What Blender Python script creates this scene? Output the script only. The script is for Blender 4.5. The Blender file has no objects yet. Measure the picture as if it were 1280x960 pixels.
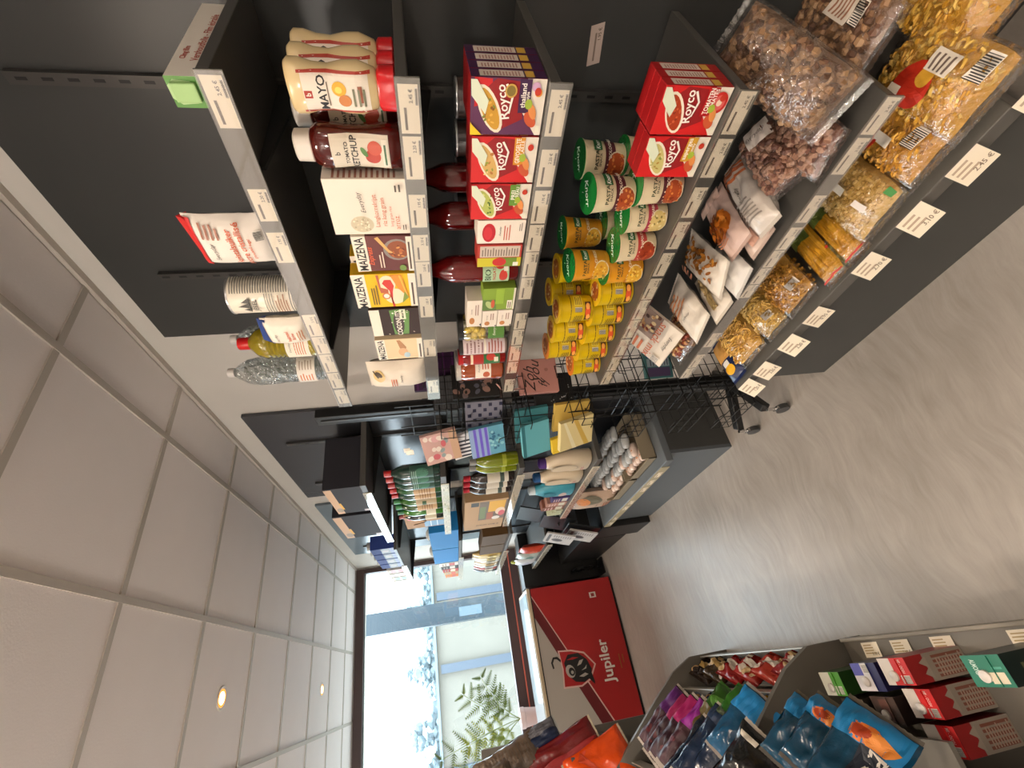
import bpy, math, random
from mathutils import Vector, Matrix, noise
sc = bpy.context.scene
COL = sc.collection
R = random.Random(7)
rad = math.radians

# ---------------------------------------------------------------- camera
def cam_axes(yaw, pitch, roll):
    w = Vector((math.sin(yaw)*math.cos(pitch), math.cos(yaw)*math.cos(pitch), -math.sin(pitch)))
    r = Vector((math.cos(yaw), -math.sin(yaw), 0)); u = r.cross(w)
    return r*math.cos(roll)+u*math.sin(roll), -r*math.sin(roll)+u*math.cos(roll), w
cr, cu, cw = cam_axes(0.567360, 0.170716, -0.079521)
cd = bpy.data.cameras.new('camera'); cam = bpy.data.objects.new('camera', cd); COL.objects.link(cam)
mx = Matrix.Identity(4)
for i in range(3): mx[i][0] = -cu[i]; mx[i][1] = cr[i]; mx[i][2] = -cw[i]
mx[2][3] = 1.61
cam.matrix_world = mx
cd.sensor_width = 36; cd.lens = 558.47*36/1280; cd.clip_start = .02; cd.clip_end = 300
sc.camera = cam

# ---------------------------------------------------------------- world, lights, exposure
sc.view_settings.view_transform = 'Standard'; sc.view_settings.look = 'None'
sc.view_settings.gamma = 1; sc.view_settings.use_curve_mapping = False
sc.view_settings.exposure = 0.1
w = bpy.data.worlds.new('overcast_sky'); sc.world = w; w.use_nodes = True
bg = w.node_tree.nodes['Background']; bg.inputs[0].default_value = (.82, .92, 1, 1); bg.inputs[1].default_value = 9
LAMPS = [(.096, -1.02), (.096, .82), (.096, 2.666), (.096, 4.51), (-1.75, -.5), (-1.75, 1.34), (-1.75, 3.2)]
LAMP_W = 50
GLOBE_FILL = 108
def area(name, loc, rot, sx, sy, power, color, portal=False):
    l = bpy.data.lights.new(name, 'AREA'); l.shape = 'RECTANGLE'; l.size = sx; l.size_y = sy; l.energy = power; l.color = color
    if portal: l.cycles.is_portal = True
    o = bpy.data.objects.new(name, l); COL.objects.link(o); o.location = loc; o.rotation_euler = rot; return o
area('window_daylight_portal', (-.5, 5.95, 1.75), (rad(-90), 0, 0), 3.5, 1.8, 1, (1, 1, 1), True)

# ---------------------------------------------------------------- materials
def lin(c):
    c = c/255
    return c/12.92 if c <= .04045 else ((c+.055)/1.055)**2.4
def rgb(h): return (lin(int(h[0:2], 16)), lin(int(h[2:4], 16)), lin(int(h[4:6], 16)), 1)
_m = {}
def M(h, r=.5, me=0., bump=0., bs=40., coat=0., var=0.):
    k = (h, r, me, bump, bs, coat, var)
    if k in _m: return _m[k]
    m = bpy.data.materials.new('paint_'+h); m.use_nodes = True; nt = m.node_tree; b = nt.nodes['Principled BSDF']
    b.inputs['Base Color'].default_value = rgb(h); b.inputs['Roughness'].default_value = r; b.inputs['Metallic'].default_value = me
    b.inputs['Coat Weight'].default_value = coat
    if bump or var:
        tc = nt.nodes.new('ShaderNodeTexCoord'); n = nt.nodes.new('ShaderNodeTexNoise'); n.inputs['Scale'].default_value = bs; n.inputs['Detail'].default_value = 4
        nt.links.new(tc.outputs['Object'], n.inputs['Vector'])
        if bump:
            bp = nt.nodes.new('ShaderNodeBump'); bp.inputs['Strength'].default_value = bump; bp.inputs['Distance'].default_value = .004
            nt.links.new(n.outputs['Fac'], bp.inputs['Height']); nt.links.new(bp.outputs[0], b.inputs['Normal'])
        if var:
            mxn = nt.nodes.new('ShaderNodeMix'); mxn.data_type = 'RGBA'; c = rgb(h)
            mxn.inputs['A'].default_value = tuple(x*(1-var) for x in c[:3])+(1,); mxn.inputs['B'].default_value = tuple(min(1, x*(1+var)) for x in c[:3])+(1,)
            nt.links.new(n.outputs['Fac'], mxn.inputs['Factor']); nt.links.new(mxn.outputs['Result'], b.inputs['Base Color'])
    _m[k] = m; return m
def film(name, alpha, tint='FFFFFF', rough=.12, bump=.6, bs=25.):
    """thin clear plastic: mostly transparent with a glossy surface"""
    if name in _m: return _m[name]
    m = bpy.data.materials.new(name); m.use_nodes = True; nt = m.node_tree; nt.nodes.clear()
    o = nt.nodes.new('ShaderNodeOutputMaterial'); t = nt.nodes.new('ShaderNodeBsdfTransparent'); g = nt.nodes.new('ShaderNodeBsdfGlossy'); mix = nt.nodes.new('ShaderNodeMixShader')
    t.inputs[0].default_value = rgb(tint); g.inputs['Roughness'].default_value = rough; g.inputs[0].default_value = (1, 1, 1, 1)
    lw = nt.nodes.new('ShaderNodeLayerWeight'); lw.inputs[0].default_value = .25
    mp = nt.nodes.new('ShaderNodeMapRange'); mp.inputs['To Min'].default_value = alpha; mp.inputs['To Max'].default_value = min(1, alpha*4+.25)
    nt.links.new(lw.outputs['Facing'], mp.inputs['Value']); nt.links.new(mp.outputs[0], mix.inputs[0])
    nt.links.new(t.outputs[0], mix.inputs[1]); nt.links.new(g.outputs[0], mix.inputs[2]); nt.links.new(mix.outputs[0], o.inputs[0])
    if bump:
        tc = nt.nodes.new('ShaderNodeTexCoord'); n = nt.nodes.new('ShaderNodeTexNoise'); n.inputs['Scale'].default_value = bs; n.inputs['Detail'].default_value = 5
        bp = nt.nodes.new('ShaderNodeBump'); bp.inputs['Strength'].default_value = bump; bp.inputs['Distance'].default_value = .01
        nt.links.new(tc.outputs['Object'], n.inputs['Vector']); nt.links.new(n.outputs['Fac'], bp.inputs['Height'])
        nt.links.new(bp.outputs[0], g.inputs['Normal']); nt.links.new(bp.outputs[0], lw.inputs['Normal'])
    _m[name] = m; return m
CLEARBAG = film('clear_bag_film', .13, 'FFFFFF', .10, 1.3, 38)
PET = film('clear_bottle_plastic', .20, 'F0F4F4', .04, 3.0, 55)
PANE = film('window_glass', .04, 'F6FBFC', .0, 0)
CLIP = film('clear_label_holder', .10, 'FFFFFF', .05, 0)
def emit(name, col, s):
    m = bpy.data.materials.new(name); m.use_nodes = True; nt = m.node_tree; nt.nodes.clear()
    o = nt.nodes.new('ShaderNodeOutputMaterial'); e = nt.nodes.new('ShaderNodeEmission'); e.inputs[0].default_value = col; e.inputs[1].default_value = s
    nt.links.new(e.outputs[0], o.inputs[0]); return m
WHITE = M('EDE6DA', .5); CREAM = M('EFE3CB', .6); PAPER = M('F0E8D8', .7); RED = M('C41E1E', .35); INK = M('2B2622', .6)
GREY = M('56544F', .45, 0, .05, 200); DARK = M('2A2A2A', .5); BLACK = M('0E0E0F', .4); WIRE = M('121212', .35, .3)
CHROME = M('C9C9C9', .15, 1.); CARD = M('B98F62', .75)

def wall_mat(name, h, scale=3, bump=.12, rough=.85, var=.05):
    m = bpy.data.materials.new(name); m.use_nodes = True; nt = m.node_tree; b = nt.nodes['Principled BSDF']; b.inputs['Roughness'].default_value = rough
    tc = nt.nodes.new('ShaderNodeTexCoord'); n = nt.nodes.new('ShaderNodeTexNoise'); n.inputs['Scale'].default_value = scale; n.inputs['Detail'].default_value = 8
    n2 = nt.nodes.new('ShaderNodeTexNoise'); n2.inputs['Scale'].default_value = 160; bp = nt.nodes.new('ShaderNodeBump'); bp.inputs['Strength'].default_value = bump; bp.inputs['Distance'].default_value = .002
    mxn = nt.nodes.new('ShaderNodeMix'); mxn.data_type = 'RGBA'; c = rgb(h)
    mxn.inputs['A'].default_value = tuple(x*(1-var) for x in c[:3])+(1,); mxn.inputs['B'].default_value = tuple(x*(1+var) for x in c[:3])+(1,)
    L = nt.links.new; L(tc.outputs['Object'], n.inputs['Vector']); L(tc.outputs['Object'], n2.inputs['Vector']); L(n.outputs['Fac'], mxn.inputs['Factor']); L(mxn.outputs['Result'], b.inputs['Base Color'])
    L(n2.outputs['Fac'], bp.inputs['Height']); L(bp.outputs[0], b.inputs['Normal']); return m
def floor_mat():
    """trowelled polished concrete: cloudy tone, directional trowel streaks"""
    m = bpy.data.materials.new('trowelled_concrete'); m.use_nodes = True; nt = m.node_tree; b = nt.nodes['Principled BSDF']; L = nt.links.new
    tc = nt.nodes.new('ShaderNodeTexCoord')
    warp = nt.nodes.new('ShaderNodeTexNoise'); warp.inputs['Scale'].default_value = 2.2; warp.inputs['Detail'].default_value = 2
    L(tc.outputs['Object'], warp.inputs['Vector'])
    add = nt.nodes.new('ShaderNodeVectorMath'); add.operation = 'MULTIPLY_ADD'; L(warp.outputs['Color'], add.inputs[0]); add.inputs[1].default_value = (.28, .28, 0); L(tc.outputs['Object'], add.inputs[2])
    sts = []
    for ang, sx_, sy_ in ((25, 5, 34), (-48, 4, 26)):
        mp = nt.nodes.new('ShaderNodeMapping'); mp.inputs['Scale'].default_value = (sx_, sy_, 1); mp.inputs['Rotation'].default_value = (0, 0, rad(ang)); L(add.outputs[0], mp.inputs['Vector'])
        t_ = nt.nodes.new('ShaderNodeTexNoise'); t_.inputs['Scale'].default_value = 1.; t_.inputs['Detail'].default_value = 9; t_.inputs['Roughness'].default_value = .7; L(mp.outputs[0], t_.inputs['Vector']); sts.append(t_)
    msk = nt.nodes.new('ShaderNodeTexNoise'); msk.inputs['Scale'].default_value = 2.6; msk.inputs['Detail'].default_value = 2; L(tc.outputs['Object'], msk.inputs['Vector'])
    mr = nt.nodes.new('ShaderNodeMapRange'); mr.inputs['From Min'].default_value = .42; mr.inputs['From Max'].default_value = .58; L(msk.outputs['Fac'], mr.inputs['Value'])
    st = nt.nodes.new('ShaderNodeMix'); st.data_type = 'FLOAT'; L(mr.outputs[0], st.inputs[0]); L(sts[0].outputs['Fac'], st.inputs[2]); L(sts[1].outputs['Fac'], st.inputs[3])
    cl = nt.nodes.new('ShaderNodeTexNoise'); cl.inputs['Scale'].default_value = 1.4; cl.inputs['Detail'].default_value = 8; L(tc.outputs['Object'], cl.inputs['Vector'])
    mad = nt.nodes.new('ShaderNodeMath'); mad.operation = 'MULTIPLY_ADD'; L(st.outputs[0], mad.inputs[0]); mad.inputs[1].default_value = .45; 
    hf = nt.nodes.new('ShaderNodeMath'); hf.operation = 'MULTIPLY'; L(cl.outputs['Fac'], hf.inputs[0]); hf.inputs[1].default_value = .55; L(hf.outputs[0], mad.inputs[2])
    cr_ = nt.nodes.new('ShaderNodeValToRGB'); e = cr_.color_ramp.elements; e[0].position = .36; e[0].color = rgb('827B73'); e[1].position = .66; e[1].color = rgb('A8A199'); L(mad.outputs[0], cr_.inputs[0])
    L(cr_.outputs[0], b.inputs['Base Color'])
    bp = nt.nodes.new('ShaderNodeBump'); bp.inputs['Strength'].default_value = .5; bp.inputs['Distance'].default_value = .004; L(st.outputs[0], bp.inputs['Height']); L(bp.outputs[0], b.inputs['Normal'])
    rr = nt.nodes.new('ShaderNodeMapRange'); rr.inputs['To Min'].default_value = .24; rr.inputs['To Max'].default_value = .40; L(cl.outputs['Fac'], rr.inputs['Value']); L(rr.outputs[0], b.inputs['Roughness'])
    return m

# ---------------------------------------------------------------- mesh builder
_txt = {}
def text_mesh(s, bold=False, shear=0.):
    k = (s, bold, shear)
    if k not in _txt:
        cu_ = bpy.data.curves.new('lettering', 'FONT'); cu_.body = s; cu_.resolution_u = 2; cu_.shear = shear; cu_.align_x = 'CENTER'; cu_.align_y = 'CENTER'
        if bold: cu_.offset = .018
        o = bpy.data.objects.new('lettering', cu_); me = o.to_mesh()
        v = [tuple(x.co) for x in me.vertices]; f = [tuple(p.vertices) for p in me.polygons]; o.to_mesh_clear(); bpy.data.objects.remove(o); bpy.data.curves.remove(cu_)
        xs = [p[0] for p in v] or [0]; ys = [p[1] for p in v] or [0]; cx = (min(xs)+max(xs))/2; cy = (min(ys)+max(ys))/2; hh = max(ys)-min(ys) or 1
        _txt[k] = ([((p[0]-cx)/hh, (p[1]-cy)/hh) for p in v], f, (max(xs)-min(xs))/hh)
    return _txt[k]
class MB:
    def __init__(s): s.v = []; s.f = []; s.m = []; s.mats = []
    def mi(s, mat):
        if mat not in s.mats: s.mats.append(mat)
        return s.mats.index(mat)
    def add(s, vs, fs, mat):
        o = len(s.v); s.v += [tuple(v) for v in vs]; i = s.mi(mat)
        for f in fs: s.f.append(tuple(a+o for a in f)); s.m.append(i)
        return s
    def box(s, x0, x1, y0, y1, z0, z1, mat):
        v = [(x, y, z) for x in (x0, x1) for y in (y0, y1) for z in (z0, z1)]
        return s.add(v, [(0, 1, 3, 2), (4, 6, 7, 5), (0, 4, 5, 1), (2, 3, 7, 6), (0, 2, 6, 4), (1, 5, 7, 3)], mat)
    def tube(s, pts, r, mat, n=6):
        pts = [Vector(p) for p in pts]; rings = []
        for i, p in enumerate(pts):
            d = (pts[min(i+1, len(pts)-1)]-pts[max(i-1, 0)]).normalized(); a = d.cross(Vector((0, 0, 1)))
            if a.length < .05: a = d.cross(Vector((1, 0, 0)))
            a.normalize(); b = d.cross(a); rings.append([p+a*r*math.cos(t*2*math.pi/n)+b*r*math.sin(t*2*math.pi/n) for t in range(n)])
        return s.loft(rings, mat)
    def loft(s, rings, mat, caps=True):
        n = len(rings[0]); v = [p for r_ in rings for p in r_]; f = []
        for i in range(len(rings)-1):
            for j in range(n): f.append((i*n+j, i*n+(j+1) % n, (i+1)*n+(j+1) % n, (i+1)*n+j))
        if caps: f.append(tuple(range(n-1, -1, -1))); f.append(tuple((len(rings)-1)*n+j for j in range(n)))
        return s.add(v, f, mat)
    def lathe(s, prof, mat, n=20, c=(0, 0, 0)):
        return s.loft([[(c[0]+max(r_, 1e-4)*math.cos(2*math.pi*j/n), c[1]+max(r_, 1e-4)*math.sin(2*math.pi*j/n), c[2]+z) for j in range(n)] for r_, z in prof], mat)
    def oval(s, prof, mat, n=24, p=2.6, c=(0, 0, 0)):
        """prof: (z, rx, ry) super-ellipse sections"""
        rings = []
        for z, rx, ry in prof:
            ring = []
            for j in range(n):
                a = 2*math.pi*j/n; ca, sa = math.cos(a), math.sin(a)
                ring.append((c[0]+rx*abs(ca)**(2/p)*(1 if ca > 0 else -1), c[1]+ry*abs(sa)**(2/p)*(1 if sa > 0 else -1), c[2]+z))
            rings.append(ring)
        return s.loft(rings, mat)
    def blob(s, c, r, mat, rot=None, seg=5, ring=4):
        v = []; f = []
        for i in range(1, ring):
            ph = math.pi*i/ring
            for j in range(seg):
                a = 2*math.pi*j/seg; v.append(Vector((r[0]*math.sin(ph)*math.cos(a), r[1]*math.sin(ph)*math.sin(a), r[2]*math.cos(ph))))
        top = len(v); v.append(Vector((0, 0, r[2]))); v.append(Vector((0, 0, -r[2])))
        for i in range(ring-2):
            for j in range(seg): f.append((i*seg+j, (i+1)*seg+j, (i+1)*seg+(j+1) % seg, i*seg+(j+1) % seg))
        for j in range(seg): f.append((top, j, (j+1) % seg)); f.append((top+1, (ring-2)*seg+(j+1) % seg, (ring-2)*seg+j))
        if rot: v = [rot @ p for p in v]
        return s.add([p+Vector(c) for p in v], f, mat)
    def build(s, name, parent=None, smooth=False, bevel=0.):
        me = bpy.data.meshes.new(name); me.from_pydata(s.v, [], s.f); me.polygons.foreach_set('material_index', s.m)
        for m in s.mats: me.materials.append(m)
        if smooth: me.polygons.foreach_set('use_smooth', [True]*len(s.f))
        me.update(); o = bpy.data.objects.new(name, me); COL.objects.link(o)
        if parent: o.parent = parent
        if bevel:
            b = o.modifiers.new('bevel', 'BEVEL'); b.width = bevel; b.segments = 2; b.limit_method = 'ANGLE'
        if smooth == 2: me.set_sharp_from_angle(angle=rad(40)) if hasattr(me, 'set_sharp_from_angle') else None
        return o
def tag(o, label=None, cat=None, group=None, kind=None):
    if label: o['label'] = label
    if cat: o['category'] = cat
    if group: o['group'] = group
    if kind: o['kind'] = kind
    return o
def thing(name, label, cat, loc=(0, 0, 0), rotz=0, group=None):
    o = bpy.data.objects.new(name, None); o.empty_display_size = .05; COL.objects.link(o); o.location = loc; o.rotation_euler = (0, 0, rotz)
    return tag(o, label, cat, group)
def dup(root, loc=None, label=None, group=None):
    r = root.copy(); COL.objects.link(r)
    if loc: r.location = loc
    if label: r['label'] = label
    if group: r['group'] = group
    for ch in root.children:
        c = ch.copy(); COL.objects.link(c); c.parent = r
        for g in ch.children: d = g.copy(); COL.objects.link(d); d.parent = c
    return r
def pose(o, loc, up, front):
    """orient a thing: local +z -> up (long axis), local -y -> front (printed face)"""
    z = Vector(up).normalized(); y = -Vector(front); y = (y-z*y.dot(z)).normalized(); x = y.cross(z)
    m = Matrix.Identity(4)
    for i in range(3): m[i][0] = x[i]; m[i][1] = y[i]; m[i][2] = z[i]; m[i][3] = loc[i]
    o.matrix_world = m; return o
AISLE = rad(-90)   # packs on the right wall face the aisle (-X)

# ---- printing on a surface: surf(u, v, off) -> point; all print is flat ink on the pack
def flat(W, H): return lambda u, v, off: ((u-.5)*W, -off, v*H)
def cyl(W, H, rad_, z0=0, taper=0.):
    def f(u, v, off):
        rr = rad_+taper*v; a = (u-.5)*W/rad_; return ((rr+off)*math.sin(a), rad_-(rr+off)*math.cos(a), z0+v*H)
    return f
def art(mb, surf, W, H, prims, base=.0004, seg=1):
    for i, q in enumerate(prims):
        off = base+i*.00012; k = q[0]
        if k == 'r':
            _, u0, v0, u1, v1, c = q[:6]; n = seg; vs = []; fs = []
            nv = seg if seg > 1 else 1
            for b in range(nv+1):
                for a in range(n+1): vs.append(surf(u0+(u1-u0)*a/n, v0+(v1-v0)*b/nv, off))
            for b in range(nv):
                for a in range(n): fs.append((b*(n+1)+a, b*(n+1)+a+1, (b+1)*(n+1)+a+1, (b+1)*(n+1)+a))
            mb.add(vs, fs, M(c, .45))
        elif k == 'e':
            _, cu_, cv_, ru, rv, c = q[:6]; rot = rad(q[6]) if len(q) > 6 else 0; n = 18; rings = 7 if seg > 12 else 3 if seg > 1 else 1
            vs = [surf(cu_, cv_, off)]; fs = []
            for g in range(1, rings+1):
                for a in range(n):
                    t = 2*math.pi*a/n; x = ru*W*math.cos(t)*g/rings; y = rv*H*math.sin(t)*g/rings
                    x, y = x*math.cos(rot)-y*math.sin(rot), x*math.sin(rot)+y*math.cos(rot); vs.append(surf(cu_+x/W, cv_+y/H, off))
            for a in range(n): fs.append((0, 1+a, 1+(a+1) % n))
            for g in range(rings-1):
                for a in range(n): fs.append((1+g*n+a, 1+(g+1)*n+a, 1+(g+1)*n+(a+1) % n, 1+g*n+(a+1) % n))
            mb.add(vs, fs, M(c, .45))
        elif k == 'p':
            if seg == 1: mb.add([surf(u, v, off) for u, v in q[1]], [tuple(range(len(q[1])))], M(q[2], .45))
            else:      # follow a curved or crumpled surface
                pt = q[1]; n0 = len(pt); cu_ = sum(a_[0] for a_ in pt)/n0; cv_ = sum(a_[1] for a_ in pt)/n0; bd = []
                for e_ in range(n0):
                    for k_ in range(4): t_ = k_/4; bd.append((pt[e_][0]*(1-t_)+pt[(e_+1) % n0][0]*t_, pt[e_][1]*(1-t_)+pt[(e_+1) % n0][1]*t_))
                n = len(bd); vs = [surf(cu_, cv_, off)]; fs = []
                for g in range(1, 7): vs += [surf(cu_+(a_-cu_)*g/6, cv_+(b_-cv_)*g/6, off) for a_, b_ in bd]
                for a_ in range(n): fs.append((0, 1+a_, 1+(a_+1) % n))
                for g in range(5):
                    for a_ in range(n): fs.append((1+g*n+a_, 1+(g+1)*n+a_, 1+(g+1)*n+(a_+1) % n, 1+g*n+(a_+1) % n))
                mb.add(vs, fs, M(q[2], .45))
        elif k == 't':
            _, s_, cu_, cv_, h, c = q[:6]; rot = rad(q[6]) if len(q) > 6 else 0; bold = q[7] if len(q) > 7 else True; sh = q[8] if len(q) > 8 else 0; wmax = q[9] if len(q) > 9 else .94
            vs, fs, wr = text_mesh(s_, bold, sh); hh = h*H; sx = 1
            if wr*hh > wmax*W and abs(math.sin(rot)) < .5: sx = wmax*W/(wr*hh)
            o = []
            for x, y in vs:
                x *= hh*sx; y *= hh; x, y = x*math.cos(rot)-y*math.sin(rot), x*math.sin(rot)+y*math.cos(rot); o.append(surf(cu_+x/W, cv_+y/H, off))
            mb.add(o, fs, M(c, .5))
        elif k == 'lines':   # rows of small print
            _, u0, v0, u1, v1, n, c = q; rr = random.Random(n+int(u0*100))
            for a in range(n):
                vv = v0+(v1-v0)*(a+.5)/n; hh = (v1-v0)/n*.22; ue = u1-(u1-u0)*rr.random()*.3
                k_ = 6 if seg > 1 else 1
                mb.add([surf(u0+(ue-u0)*i_/k_, vv+sg, off) for i_ in range(k_+1) for sg in (-hh, hh)], [(2*i_, 2*i_+2, 2*i_+3, 2*i_+1) for i_ in range(k_)], M(c, .5))
        elif k == 'bar':   # barcode
            _, u0, v0, u1, v1 = q; rr = random.Random(5); u = u0
            mb.add([surf(u0, v0, off), surf(u1, v0, off), surf(u1, v1, off), surf(u0, v1, off)], [(0, 1, 2, 3)], WHITE)
            while u < u1-(u1-u0)*.06:
                w_ = (u1-u0)*rr.uniform(.02, .05); mb.add([surf(u, v0, off+.0001), surf(u+w_, v0, off+.0001), surf(u+w_, v1, off+.0001), surf(u, v1, off+.0001)], [(0, 1, 2, 3)], INK); u += w_*2
    return mb
def spots(seed, u0, v0, u1, v1, n, r, cols):
    q = random.Random(seed); return [('e', q.uniform(u0, u1), q.uniform(v0, v1), r*q.uniform(.6, 1.2), r*q.uniform(.6, 1.2), q.choice(cols), q.uniform(0, 180)) for _ in range(n)]

# ---------------------------------------------------------------- pack types (local: front faces -y, base at z=0, centred in x)
def carton(name, label, W, H, D, col, prims, top=None, side=None, cat='box', group=None):
    t = thing(name, label, cat, group=group); mb = MB(); mb.box(-W/2, W/2, 0, D, 0, H, M(col, .68)); mb.build('carton_body', t, bevel=.0012)
    if prims: a = MB(); art(a, flat(W, H), W, H, prims); a.build('printed_front', t)
    a = MB()
    if side: art(a, lambda u, v, off: (W/2+off, u*D, v*H), D, H, side); a.build('printed_side', t)           # the side towards the viewer
    a = MB()
    if top: art(a, lambda u, v, off: ((u-.5)*W, v*D, H+off), W, D, top); a.build('printed_top', t)
    return t
def can(name, label, r, H, col, prims, cat='can', rim='C9C9C9', lid=None, taper=0., W=None, group=None, lidname='lid', seg=10):
    t = thing(name, label, cat, group=group); mb = MB(); c = (0, r, 0)
    mb.lathe([(r*.92, 0), (r, .003), (r+taper, H-.003), ((r+taper)*.95, H)], M(col, .35), 24, c); mb.build('body', t, 2)
    l = MB(); l.lathe([(r+taper+.001, 0), (r+taper+.0015, .002), (r+taper+.001, .004), (r+taper-.003, .0035), (.001, .0032)], M(lid or rim, .3, .0 if lid else .9), 24, (0, r, H-.003)); lo = l.build(lidname, t, 2)
    a = MB(); art(a, cyl(W or r*2.6, H, r+.0012, 0, taper), W or r*2.6, H, prims, seg=18); a.build('printed_label', t); t['_'] = 0; del t['_']; return t
def pillow_surf(W, H, D, seed, flatend=.0, wr=.004, pw=2.6):
    def f(u, v, off, side=-1):
        a = max(0, 1-abs(2*u-1)**pw)**.5; b = max(0, 1-abs(2*v-1)**3.2)**.6
        t = a*b; x = (u-.5)*W*(1-.05*math.sin(math.pi*v)-(.10*abs(2*v-1)**6 if pw < 2.3 else 0)); z = v*H
        n = noise.noise(Vector((u*3.1+seed*3.7, v*3.3, side*5)))*wr+noise.noise(Vector((u*9+seed, v*8, side*3)))*wr*.45
        return (x+n*.5, side*(D/2*t+n*t*1.5+.0007)-D/2*0+(side*off), z+noise.noise(Vector((u*4, seed, side)))*wr*.4)
    return f
def pillow(mb, W, H, D, seed, mat, nx=10, nz=14, wr=.004, pw=2.6):
    s = pillow_surf(W, H, D, seed, wr=wr, pw=pw)
    for side in (-1, 1):
        v = [s(i/nx, j/nz, 0, side) for j in range(nz+1) for i in range(nx+1)]
        f = []
        for j in range(nz):
            for i in range(nx):
                q = (j*(nx+1)+i, j*(nx+1)+i+1, (j+1)*(nx+1)+i+1, (j+1)*(nx+1)+i); f.append(q if side < 0 else q[::-1])
        mb.add(v, f, mat)
    return s
def crimps(mb, W, H, mat, hgt=.012, which=(0, 1)):
    n = 24
    for e in which:
        z0, z1 = (-hgt, .001) if e == 0 else (H-.001, H+hgt)
        for y in (-.0006, .0006):
            vs = []; fs = []
            for i in range(n+1):
                x = (i/n-.5)*W; vs += [(x, y, z0+(.002 if i % 2 else 0)*(1 if e == 0 else 0)), (x, y, z1-(.002 if i % 2 else 0)*(e))]
            for i in range(n): fs.append((2*i, 2*i+2, 2*i+3, 2*i+1) if y < 0 else (2*i+1, 2*i+3, 2*i+2, 2*i))
            mb.add(vs, fs, mat)
def bag(name, label, W, H, D, seed, col, prims, cat='bag', rough=.32, wr=.004, crimp=True, group=None, back=None):
    """opaque filled bag; origin at the middle of its bottom edge"""
    t = thing(name, label, cat, group=group); mb = MB(); s = pillow(mb, W, H, D, seed, M(col, rough, 0, .9 if wr > .006 else .35, 26), *((18, 26) if wr > .006 else (10, 14)), wr=wr); mb.build('bag_body', t, 1)
    a = MB(); art(a, lambda u, v, off: s(min(.97, max(.03, u)), min(.985, max(.015, v)), off*2.2), W, H, prims, base=.0024 if wr > .006 else .0009, seg=24 if wr > .006 else 8)
    if back: art(a, lambda u, v, off: s(min(.97, max(.03, 1-u)), min(.985, max(.015, v)), off*2.2, 1), W, H, back, base=.0009, seg=8)
    if prims: a.build('printed_design', t)
    if crimp:
        for e in (0, 1): c = MB(); crimps(c, W*.98, H, M(back[0][5] if back else col, rough), which=(e,)); c.build('sealed_edge', t)
    return t
def clear_bag(name, label, W, H, D, seed, kind, cols, prims, cat='bag', n=260):
    """clear film bag with loose content inside"""
    t = thing(name, label, cat); s = pillow_surf(W, H, D, seed, wr=.007, pw=2.1)
    core = MB(); cs = pillow_surf(W*.92, H*.93, D*.86, seed, wr=.007, pw=2.1); q = random.Random(seed)
    zs = H*.035
    def C(u, v, off, side): p = cs(u, v, off, side); return Vector((p[0], p[1], p[2]+zs))
    nx, nz = 10, 12
    for side in (-1, 1):
        v = [C(i/nx, j/nz, 0, side) for j in range(nz+1) for i in range(nx+1)]; f = []
        for j in range(nz):
            for i in range(nx):
                k = (j*(nx+1)+i, j*(nx+1)+i+1, (j+1)*(nx+1)+i+1, (j+1)*(nx+1)+i); f.append(k if side < 0 else k[::-1])
        core.add(v, f, M(cols[0], .7, 0, .8, 60, 0, .35))
    for i in range(n):
        side = -1 if i % 4 else 1; u = q.uniform(.06, .94); v = q.uniform(.05, .95); p = C(u, v, -.001, side)
        c = M(q.choice(cols), .5); e = Matrix.Rotation(q.uniform(0, 6.3), 3, 'X') @ Matrix.Rotation(q.uniform(0, 6.3), 3, 'Z')
        if kind == 'nut':
            k = q.uniform(.8, 1.35); core.blob(p, (.011*k, .008*k, .009*k), c, e)
        elif kind == 'curl':    # short curved tubes
            pts = []
            for a in range(5): th = a*.75; pts.append(p+e @ Vector((math.cos(th)*.010, math.sin(th)*.010, (a-2)*.0015)))
            core.tube(pts, .0035, c, 5)
        elif kind == 'twist':   # corkscrews
            ax = e @ Vector((1, 0, 0)); b1 = e @ Vector((0, 1, 0)); b2 = e @ Vector((0, 0, 1)); vs = []; fs = []
            for a in range(7):
                th = a*1.1; dd = b1*math.cos(th)*.0065+b2*math.sin(th)*.0065; o = p+ax*(a-3)*.0052; vs += [o+dd, o-dd]
            for a in range(6): fs.append((2*a, 2*a+1, 2*a+3, 2*a+2))
            core.add(vs, fs, c)
        elif kind == 'ring':    # small shells
            core.blob(p, (.0065, .0065, .005), c, e, 6, 4)
        elif kind == 'nest':
            th0 = q.uniform(0, 6); pts = [p+e @ Vector((math.cos(th0+a*.6)*.016, math.sin(th0+a*.6)*.016, a*.0012)) for a in range(6)]; core.tube(pts, .003, c, 4)
    if kind == 'straw':         # long straight strands
        for i in range(60):
            u = (i+.5)/60; side = -1; x0 = C(.04+.92*u, .08, .0005, side); x1 = C(.04+.92*u, .92, .0005, side); mid = C(.04+.92*u, .5, .001, side)
            core.tube([x0, mid, x1], .0011, M(q.choice(cols), .45), 4)
    tag(core.build('filling', t, 0), kind='stuff')
    fb = MB(); pillow(fb, W, H, D, seed, CLEARBAG, 16, 22, wr=.007, pw=2.1); fb.build('clear_film', t, 1)
    a = MB(); art(a, lambda u, v, off: s(min(.97, max(.03, u)), min(.985, max(.015, v)), off*3), W, H, prims, base=.0022, seg=14)
    if prims: a.build('printed_label', t)
    for e in (0, 1): c = MB(); crimps(c, W*.94, H, CLEARBAG, .012, (e,)); c.build('sealed_edge', t)
    return t

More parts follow.
